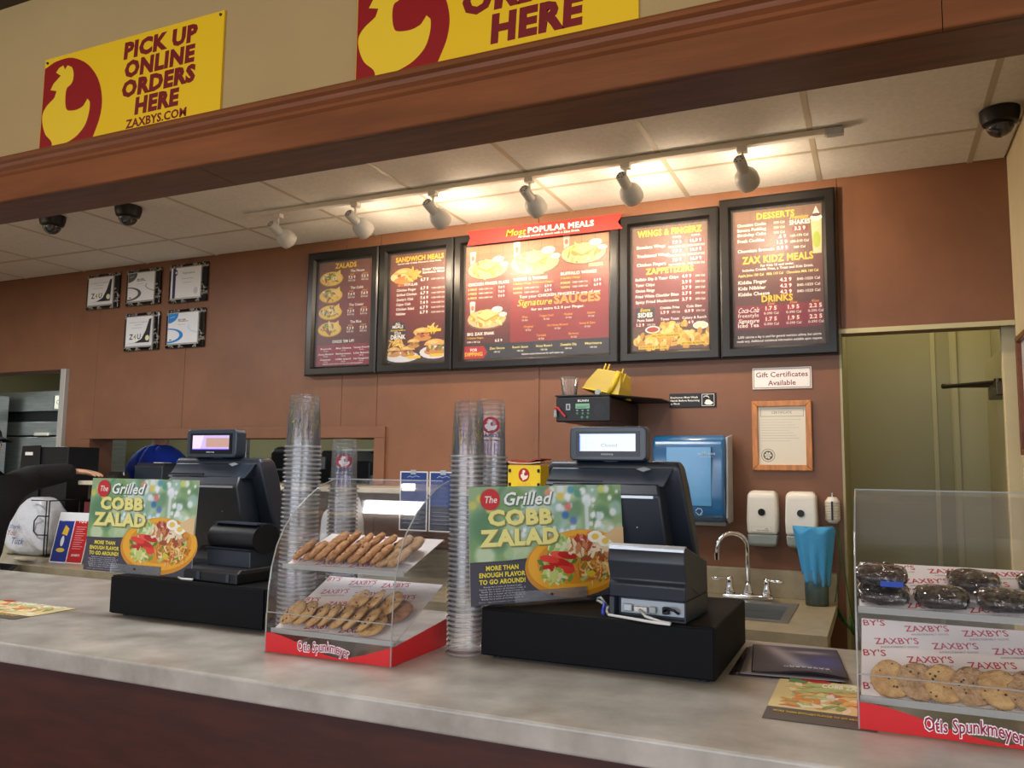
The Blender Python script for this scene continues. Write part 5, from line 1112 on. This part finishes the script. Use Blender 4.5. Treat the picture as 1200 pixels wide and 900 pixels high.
def hollow(secs, th):
    o = MB(); vs = []
    for z, x0, x1, y0, y1 in secs: vs += [(x0, y0, z), (x1, y0, z), (x1, y1, z), (x0, y1, z)]
    n = len(secs); fs = [(i * 4 + k, i * 4 + (k + 1) % 4, (i + 1) * 4 + (k + 1) % 4, (i + 1) * 4 + k) for i in range(n - 1) for k in range(4)] + [tuple(range(n * 4 - 4, n * 4))]
    return o.add(vs, fs)
o = hollow([(.012, -.10, .09, -.06, .06), (.05, -.09, .085, -.055, .055), (.11, -.055, .07, -.05, .05), (.115, -.05, .065, -.045, .045)], .003).build('basket', YP, s); q = o.modifiers.new('solid', 'SOLIDIFY'); q.thickness = .003; q2 = o.modifiers.new('b', 'BEVEL'); q2.width = .004
for a, b in ((-.035, .10), (-.015, .10), (.06, .09), (.078, .07)): MB().tube([(a, -.03, b), (a + .006, -.03, b + .045)], .004, 8).build('peg', mat('yellow_plastic', (228, 190, 40), .35), s)
MB().tube([(.045, -.066, .012), (.055, -.062, .05), (.06, -.055, .115)], .011, 10).build('handle', MATS['yellow_plastic'], s, smooth=True)
m = MB(); m.tube([(-.10, -.06, .012), (.09, -.06, .012), (.09, .06, .012), (-.10, .06, .012), (-.10, -.06, .012)], .004, 6); m.build('base_rim', MATS['yellow_plastic'], s)
MB().lathe([(.014, 0), (.014, .014)], 14, T(-.0, -.075, .002, D(90))).build('wheel', GREYP, s)
# yellow bag on the ledge
s = thing('yellow_box', 'yellow catering box with red rooster logo on the ledge behind the right cup stacks', 'box', (-1.59, 3.53, 1.3605))
m = MB(); m.loft([(0, 0, .165, 0, .14), (.12, 0, .165, 0.0, .14)]); m.build('body', mat('yellow_card', (236, 204, 30), .5), s)
p = Print(); p.L = .001; p.ell(.082, .075, .028, .032, (176, 36, 36), n=24); bird(p, .084, .075, .05, (240, 236, 220)); p.text("ZAXBY'S", .082, .022, .015, (220, 180, 60), w=.07); p.build('lettering', INK, s)
for z in (.03, .095): Box(.004, .016, -.006, -.0005, z - .008, z + .008).build('clasp', BLACK, s, bevel=.002); Box(.15, .162, -.006, -.0005, z - .008, z + .008).build('clasp', BLACK, s, bevel=.002)
m = MB(); m.sheet([(-.01, .132)] + [(.165 * k / 8, .135 + .012 * math.cos(k * PI / 4 + .4)) for k in range(1, 9)], 0, .14, .006, 'y'); m.build('red_lid', mat('red_lid', (150, 50, 40), .5), s)
MB().sheet([(.0, .1335), (.05, .128), (.11, .127), (.165, .134)], -.004, .13, .004, 'y').build('cream_lining', mat('cream_card', (226, 206, 170), .6), s)
s = thing('black_hose_reel', 'black round fan-shaped disc on the ledge, left of the yellow box', 'disc', (-1.66, 3.56, 1.3605))
m = MB(); m.lathe([(.0, -.02), (.07, -.02), (.078, 0), (.07, .02), (0, .02)], 24, T(0, 0, .079, D(90)) , False, False); m.build('disc', BLACK, s, auto=True); m = MB()
m.lathe([(.03, 0), (.03, .006)], 20, T(0, -.0205, .079, D(90))); m.build('hub', CHAR2, s)
# blue cards hanging in front of the ledge, mascot left out
for i, (x, lb) in enumerate(((-2.13, 'left of two tall blue cards clipped to the ledge, seen through the cookie case'), (-1.965, 'right of two tall blue cards clipped to the ledge, seen through the cookie case'))):
    s = thing('blue_card', lb, 'card', (x, 3.447, 1.16)); Box(0, .155, -.002, 0, 0, .285).build('card', mat('blue_card', (36, 66, 130), .4), s)
    p = Print(); p.L = .0025; p.rect(0, 0, .155, .285, (226, 226, 228)); p.rect(.006, .006, .149, .279, (34, 62, 128)); p.rect(.006, .006, .149, .12, (40, 44, 62)); p.line([(.04, .255), (.055, .263), (.07, .256), (.09, .264), (.11, .258)], .0025, (170, 190, 230))
    for k in range(4): p.rect(.02, .09 - .018 * k, .125 - .012 * (k % 2), .093 - .018 * k, (120, 130, 150))
    p.build('lettering', INK, s); Box(.06, .09, -.005, -.002, .27, .292).build('clip', STEEL, s)
# white bags, wire rack, table tents on the lower counter
def bag(x, y, z, w_, d_, h, lb, writing=True, sd=1):
    s = thing('paper_bag', lb, 'bag', (x, y, z)); bm = bmesh.new(); bmesh.ops.create_icosphere(bm, subdivisions=4, radius=1); rn = random.Random(sd)
    ph = [rn.uniform(0, 6) for _ in range(6)]
    for v in bm.verts:
        f = lambda q, e=.45: math.copysign(abs(q) ** e, q); a = v.co.copy(); t = (f(a.z, .6) + 1) / 2
        k = 1 - .32 * t ** 2 + .05 * math.sin(6 * a.x + ph[0]) * t
        v.co = Vector((f(a.x) * w_ / 2 * k + .008 * math.sin(a.z * 9 + ph[1] + 5 * a.x), f(a.y) * d_ / 2 * k + .008 * math.sin(a.x * 8 + ph[2] + a.z * 6), t * h * (1 + .05 * math.sin(a.x * 5 + ph[3]))))
    me = bpy.data.meshes.new('bag'); bm.to_mesh(me); bm.free(); me.materials.append(mat('white_bag', (204, 206, 210), .35, bump=.9, bscale=18)); me.polygons.foreach_set('use_smooth', [True] * len(me.polygons))
    o = bpy.data.objects.new('bag_body', me); COL.objects.link(o); o.parent = s
    if writing:
        p = Print(); p.L = d_ / 2 + .012; p.text('thank', -.10, .16, .03, (60, 60, 130), 'l', shear=.4, bold=0); p.text('You', -.12, .12, .035, (140, 40, 60), 'l', shear=.4, bold=0); p.text('Tuck', -.08, .07, .04, (40, 50, 130), 'l', shear=.4, bold=0); p.build('lettering', INK, s)
    return s
bag(-4.66, 3.42, .9105, .42, .22, .33, 'crumpled white plastic bag with blue writing on the back counter at far left')
bag(-2.33, 3.27, .9105, .20, .18, .42, 'crumpled white bag seen through the left cookie case', False, 4)
s = thing('wire_rack', 'black wire bag holder around the white bag on the back counter', 'wire rack', (-4.47, 3.32, .9105))
m = MB(); r = .004
for y in (0, .2):
    m.tube([(-.32, y, .006), (.02, y, .006), (.02, y, .33), (-.14, y, .33)], r, 6)
m.tube([(.02, 0, .33), (.02, .2, .33)], r, 6); m.tube([(.02, 0, .006), (.02, .2, .006)], r, 6); m.tube([(.02 - .0, 0, .24), (-.06, -.01, .24), (-.09, -.01, .21), (-.09, -.01, .15), (-.06, -.01, .13), (.02, 0, .13)], r, 6); m.tube([(-.005, 0, .008), (-.005, 0, .33)], r, 6)
m.build('wire_frame', mat('dark_wire', (60, 60, 62), .3, metal=.8), s, smooth=True)
s = thing('table_tent', 'blue and red folded table tent card on the back counter', 'table tent', (-4.25, 3.19, .9105), D(6))
m = MB(); m.prism([(0, 0), (.002, 0), (.06, .27), (.118, 0), (.12, 0), (.061, .275), (.059, .275)], 0, .23, 'x'); m.build('card', mat('tent_white', (226, 226, 226), .5), s)
p = Print(); p.rect(0, .0, .12, .27, (232, 232, 234)); p.rect(.006, .006, .116, .264, (34, 50, 134)); p.rect(.122, .006, .226, .264, (186, 34, 38)); p.line([(.016, .236), (.026, .244), (.036, .238), (.046, .247), (.058, .243)], .002, (180, 196, 230)); p.line([(.024, .228), (.036, .233), (.046, .229)], .002, (180, 196, 230)); p.text('1-2-3', .175, .225, .018, WHT, w=.05)
for k in range(11): p.rect(.14, .20 - .012 * k, .21 - .01 * (k % 3), .203 - .012 * k, (226, 160, 160))
p.text("ZAXBY'S", .175, .04, .012, WHT, w=.06); p.ell(.06, .07, .03, .012, (230, 200, 60)); p.ell(.06, .12, .012, .03, (226, 226, 230)); p.poly([(.045, .16), (.085, .15), (.09, .19), (.06, .21)], (232, 190, 50))
p.build('lettering', INK, s, loc=(0, -.0012, 0), rot=(D(-12.4), 0, 0))
for i, lb in enumerate(('left', 'middle', 'right')):
    s = thing('brochure', lb + ' dark red brochure standing behind the table tent', 'brochure', (-4.21 + i * .085, 3.36, .9105)); Box(0, .075, 0, .012, 0, .33).build('booklet', mat('brochure_red', (96, 26, 32), .5), s); Box(.068, .0755, -.001, .0125, .001, .331).build('spine', SILV, s)
s = thing('crumpled_napkin', 'small crumpled pale napkin on the back counter beside the table tent', 'napkin', (-4.38, 3.14, .911))
bm = bmesh.new(); bmesh.ops.create_icosphere(bm, subdivisions=3, radius=1); rn = random.Random(3)
for v in bm.verts: v.co = Vector((v.co.x * .09, v.co.y * .03, (v.co.z + 1) * .012 + rn.uniform(0, .004)))
me = bpy.data.meshes.new('napkin'); bm.to_mesh(me); bm.free(); me.materials.append(mat('napkin_paper', (196, 186, 164), .8)); o = bpy.data.objects.new('paper', me); COL.objects.link(o); o.parent = s
# black equipment left of the pass
s = thing('black_cabinet', 'tall black equipment case with white sticker on the back counter by the doorway', 'equipment case', (-5.10, 3.56, .9105))
m = MB(); m.prism([(0, 0), (.0, .3), (.03, .66), (.20, .665), (.22, 0)], -.0, .012, 'y'); m.build('front_panel', BLACK, s, bevel=.004); Box(.04, .45, .013, .24, 0, .655).build('case', BLACK, s, bevel=.005)
Box(.07, .14, -.004, -.0005, .60, .62).build('sticker', WHITE, s); 
s = thing('ticket_printer', 'dark grey ticket printer on the ledge below the blue-shirted worker', 'printer', (-4.10, 3.6, 1.3605))
MB().loft([(0, 0, .23, 0, .2), (.09, 0, .23, 0, .2), (.11, .01, .22, .03, .19)]).build('case', CHAR, s, bevel=.005); Box(.09, .17, .06, .12, .11, .113).build('paper_slip', WHITE, s)
s = thing('small_terminal', 'small black card terminal under the customer-side hand on the ledge', 'card terminal', (-4.24, 3.52, 1.3605), D(-20))
MB().loft([(0, 0, .15, 0, .08), (.035, 0, .15, 0, .08), (.055, .03, .16, .01, .07)]).build('case', BLACK, s, bevel=.005); MB().tube([(.15, .04, .045), (.165, .04, .05), (.17, .04, .035)], .004, 6).build('knob', SILV, s)

# wall poster at the right photo edge
s = thing('wall_poster', 'framed poster on the right wall, wood frame and blue foot band', 'picture frame', (.5395, 3.68, 1.54), rot=(0, 0, D(-90)))
m = MB(); W, H, b = .62, .46, .022
m.prism([(0, 0), (W, 0), (W - b, b), (b, b)], -.03, 0, 'y'); m.prism([(0, H), (b, H - b), (W - b, H - b), (W, H)], -.03, 0, 'y'); m.prism([(0, 0), (b, b), (b, H - b), (0, H)], -.03, 0, 'y'); m.prism([(W, 0), (W, H), (W - b, H - b), (W - b, b)], -.03, 0, 'y')
m.build('frame', WOOD, s, bevel=.003)
p = Print(); p.rect(b, b, W - b, H - b, (216, 210, 214)); p.rect(b, b, W - b, b + .07, (36, 52, 110)); p.rect(b + .03, b + .1, W - b, H - b - .08, (176, 176, 196)); p.build('print', INK, s, loc=(0, -.012, 0))

# ------------------------------------------------------------ people
def skinned(name, verts, edges, m, parent=None, sub=2, branch=.5):
    me = bpy.data.meshes.new(name); me.from_pydata([v[:3] for v in verts], edges, []); o = bpy.data.objects.new(name, me); COL.objects.link(o)
    if parent: o.parent = parent
    sk = o.modifiers.new('skin', 'SKIN'); sk.use_smooth_shade = True; sk.branch_smoothing = branch
    if not me.skin_vertices: me.attributes  # layer is made with the modifier
    bm = bmesh.new(); bm.from_mesh(me); L = bm.verts.layers.skin.verify(); bm.verts.ensure_lookup_table()
    for i, v in enumerate(verts):
        r = v[3]; bm.verts[i][L].radius = r if isinstance(r, tuple) else (r, r); bm.verts[i][L].use_root = (i == 0)
    bm.to_mesh(me); bm.free()
    ss = o.modifiers.new('sub', 'SUBSURF'); ss.levels = sub; ss.render_levels = sub
    me.materials.append(m); return o
SKIN = mat('skin', (206, 158, 128), .5, noise=.04, nscale=20); SWEAT = mat('black_sweater', (20, 20, 24), .85, bump=.2, bscale=120)
TROU = mat('dark_trousers', (34, 34, 40), .8); SHOE = mat('dark_shoe', (24, 22, 22), .5); HAIR = mat('brown_hair', (50, 34, 24), .7)
def person(loc, rz, lb, shirt, hand, elbow, lean=0, blue=False, hd=None):
    s = thing('person', lb, 'person', loc, rz)
    # local frame: facing -y; x right of the figure's picture; arm reach given in local coords
    hx, hy, hz = hand; ex, ey, ez = elbow
    d = (Vector(hand) - Vector(elbow)).normalized(); side = d.cross(Vector((0, 0, 1))).normalized(); upv = Vector((0, 0, 1))
    V = []; Eg = []
    def add(p, r, par=None): V.append((p[0], p[1], p[2], r)); i = len(V) - 1; (Eg.append((par, i)) if par is not None else None); return i
    pel = add((0, 0, .92), (.11, .085)); wa = add((lean * .3, 0, 1.06), (.10, .075), pel); ch = add((lean * .8, 0, 1.26), (.11, .08), wa); ne0 = add((lean, 0, 1.37), (.05, .05), ch); ne = add((lean * 1.1, -.01, 1.43), .046, ne0)
    h1 = add((lean * 1.15, -.02, 1.49), (.062, .068), ne); h2 = add((lean * 1.2, -.015, 1.555), (.074, .088), h1); h3 = add((lean * 1.2, -.005, 1.62), (.05, .06), h2)
    arms = []
    for sg, E_, H_ in ((1, Vector(elbow), Vector(hand)), (-1, Vector((-.25, .03, 1.06)), Vector((-.26, -.03, .82)))):
        sh = add((lean + sg * .11, 0, 1.29), .03, ch); el = add(E_, .032, sh); mid = add(E_.lerp(H_, .55), .034, el); wr = add(H_, (.027, .02), mid)
        dd = hd.normalized() if (hd is not None and sg > 0) else (H_ - E_).normalized(); sd = dd.cross(upv).normalized() * (1 if sg > 0 else -1); pn = -sd.cross(dd).normalized()
        if pn.z > 0: pn = -pn
        palm = add(H_ + dd * .045, (.040, .020), wr); base = add(H_ + dd * .075, (.041, .016), palm)
        for k, (o_, ln) in enumerate(((-.028, .062), (-.010, .074), (.010, .070), (.028, .055))):
            a0 = add(H_ + dd * .090 + sd * o_, .0095, base); a1 = add(H_ + dd * (.090 + ln * .5) + sd * o_ * 1.15 + pn * .006, .0085, a0); add(H_ + dd * (.090 + ln) + sd * o_ * 1.2 + pn * .02, .007, a1)
        t0 = add(H_ + dd * .035 - sd * .035 + pn * .008, .011, palm); t1 = add(H_ + dd * .06 - sd * .055 + pn * .014, .0095, t0); add(H_ + dd * .085 - sd * .058 + pn * .02, .008, t1)
    for sg in (1, -1):
        hp = add((sg * .09, 0, .82), .06, pel); kn = add((sg * .10, -.01, .48), .05, hp); an = add((sg * .10, .01, .09), .036, kn); add((sg * .10, -.05, .04), .035, an)
    skinned('body', V, Eg, SKIN, s)
    # sweater
    V = []; Eg = []; pel = add((0, 0, .86), (.14, .12)); wa = add((lean * .3, 0, 1.06), (.165, .12), pel); ch = add((lean * .8, 0, 1.26), (.18, .13), wa); n1 = add((lean, 0, 1.395), ((.06, .055) if blue else (.075, .068)), ch); (None if blue else add((lean, -.004, 1.435), (.062, .06), n1))
    for sg, E_, H_ in ((1, Vector(elbow), Vector(hand)), (-1, Vector((-.25, .03, 1.06)), Vector((-.26, -.03, .82)))):
        sh = add((lean + sg * .16, 0, 1.33), .092, ch); el = add(E_, .082, sh)
        if blue: add(Vector((lean + sg * .16, 0, 1.33)).lerp(E_, .5), .08, sh)
        else: m1 = add(E_.lerp(H_, .5), .068, el); add(E_.lerp(H_, .97), .052, m1)
    skinned('shirt' if blue else 'sweater', V, Eg, shirt, s)
    V = []; Eg = []; pel = add((0, 0, .96), (.125, .105))
    for sg in (1, -1): hp = add((sg * .09, 0, .82), .10, pel); kn = add((sg * .10, -.01, .48), .075, hp); add((sg * .10, .01, .07), .065, kn)
    skinned('trousers', V, Eg, TROU, s)
    for sg in (1, -1): MB().loft([(.0, -.045, .045, -.17, .09), (.03, -.045, .045, -.17, .09), (.07, -.04, .04, -.06, .08)], T(sg * .10, 0, 0)).build('shoe', SHOE, s, bevel=.015, seg=3)
    cx, cz = lean * 1.2, 1.555
    # face
    for sg in (1, -1):
        MB().lathe([(.0, -.007), (.006, -.005), (.008, 0), (.006, .005), (0, .007)], 12, T(cx + sg * .03, -.088, cz + .0), False, False).build('eye', WHITE, s, smooth=True)
        MB().lathe([(.0, -.006), (.005, 0), (0, .006)], 10, T(cx + sg * .03, -.0935, cz), False, False).build('iris', HAIR, s)
        m = MB(); m.tube([(cx + sg * .074, .0, cz - .025), (cx + sg * .082, .005, cz - .005), (cx + sg * .084, .012, cz + .015), (cx + sg * .076, .004, cz + .025)], .009, 8); m.build('ear', SKIN, s, smooth=True)
    MB().tube([(cx, -.088, cz + .015), (cx, -.108, cz - .022), (cx, -.092, cz - .03)], [.006, .012, .008], 8).build('nose', SKIN, s, smooth=True)
    MB().tube([(cx - .024, -.086, cz - .056), (cx, -.094, cz - .055), (cx + .024, -.086, cz - .056)], [.003, .006, .003], 8).build('mouth', mat('lips', (170, 100, 90), .5), s, smooth=True)
    m = MB(); m.lathe([(.086, .0), (.088, .02), (.083, .05), (.062, .078), (.02, .09)], 20, T(cx, .004, cz + .02, s=(.88, 1.0, 1)), False, True); m.build('cap', mat('black_cap', (18, 18, 20), .8), s, smooth=True)
    m = MB(); vs = []; fs = []
    for j in range(5):
        for i in range(11): a = PI * (1.15 + .7 * i / 10); r = .088 + .075 * j / 4 * max(0, math.sin(i / 10 * PI)) ** .4; vs.append((cx + .9 * r * math.cos(a), .004 + r * math.sin(a), cz + .045 - .012 * j / 4 - .02 * (j / 4) * abs(math.cos(a))))
    for j in range(4):
        for i in range(10): q = j * 11 + i; fs.append((q, q + 1, q + 12, q + 11))
    o = m.add(vs, fs).build('cap_brim', MATS['black_cap'], s, smooth=True); q = o.modifiers.new('solid', 'SOLIDIFY'); q.thickness = .004
    m = MB(); m.lathe([(.084, -.075), (.093, -.04), (.095, .0)], 20, T(cx, .016, cz + .015, s=(.86, .9, 1)), True, False); 
    m.build('hair', HAIR, s, smooth=True)
    return s
# employee in black at the left photo edge, arm stretched to the ledge (world-frame arm, figure faces the ledge side)
pz = D(88)
def tolocal(w_, loc, rz): return tuple(Matrix.Rotation(-rz, 3, 'Z') @ (Vector(w_) - Vector(loc)))
PL = (-4.33, 2.83, 0.0)
hw = (-4.41, 3.45, 1.415); ew = (-4.45, 3.19, 1.375)
person(PL, pz, 'person in black sweater and cap at the left photo edge, reaching to the ledge', SWEAT, tolocal(hw, PL, pz), tolocal(ew, PL, pz), hd=Matrix.Rotation(-pz, 3, 'Z') @ Vector((.93, .36, -.06)))
wk = person((-4.79, 4.42, 0), D(180), 'kitchen worker in bright blue shirt seen from behind through the pass-through', mat('blue_shirt', (26, 66, 190), .8), (.24, -.3, 1.02), (.28, -.06, 1.08), blue=True)
wk.scale = (1.17, 1.17, 1.17)
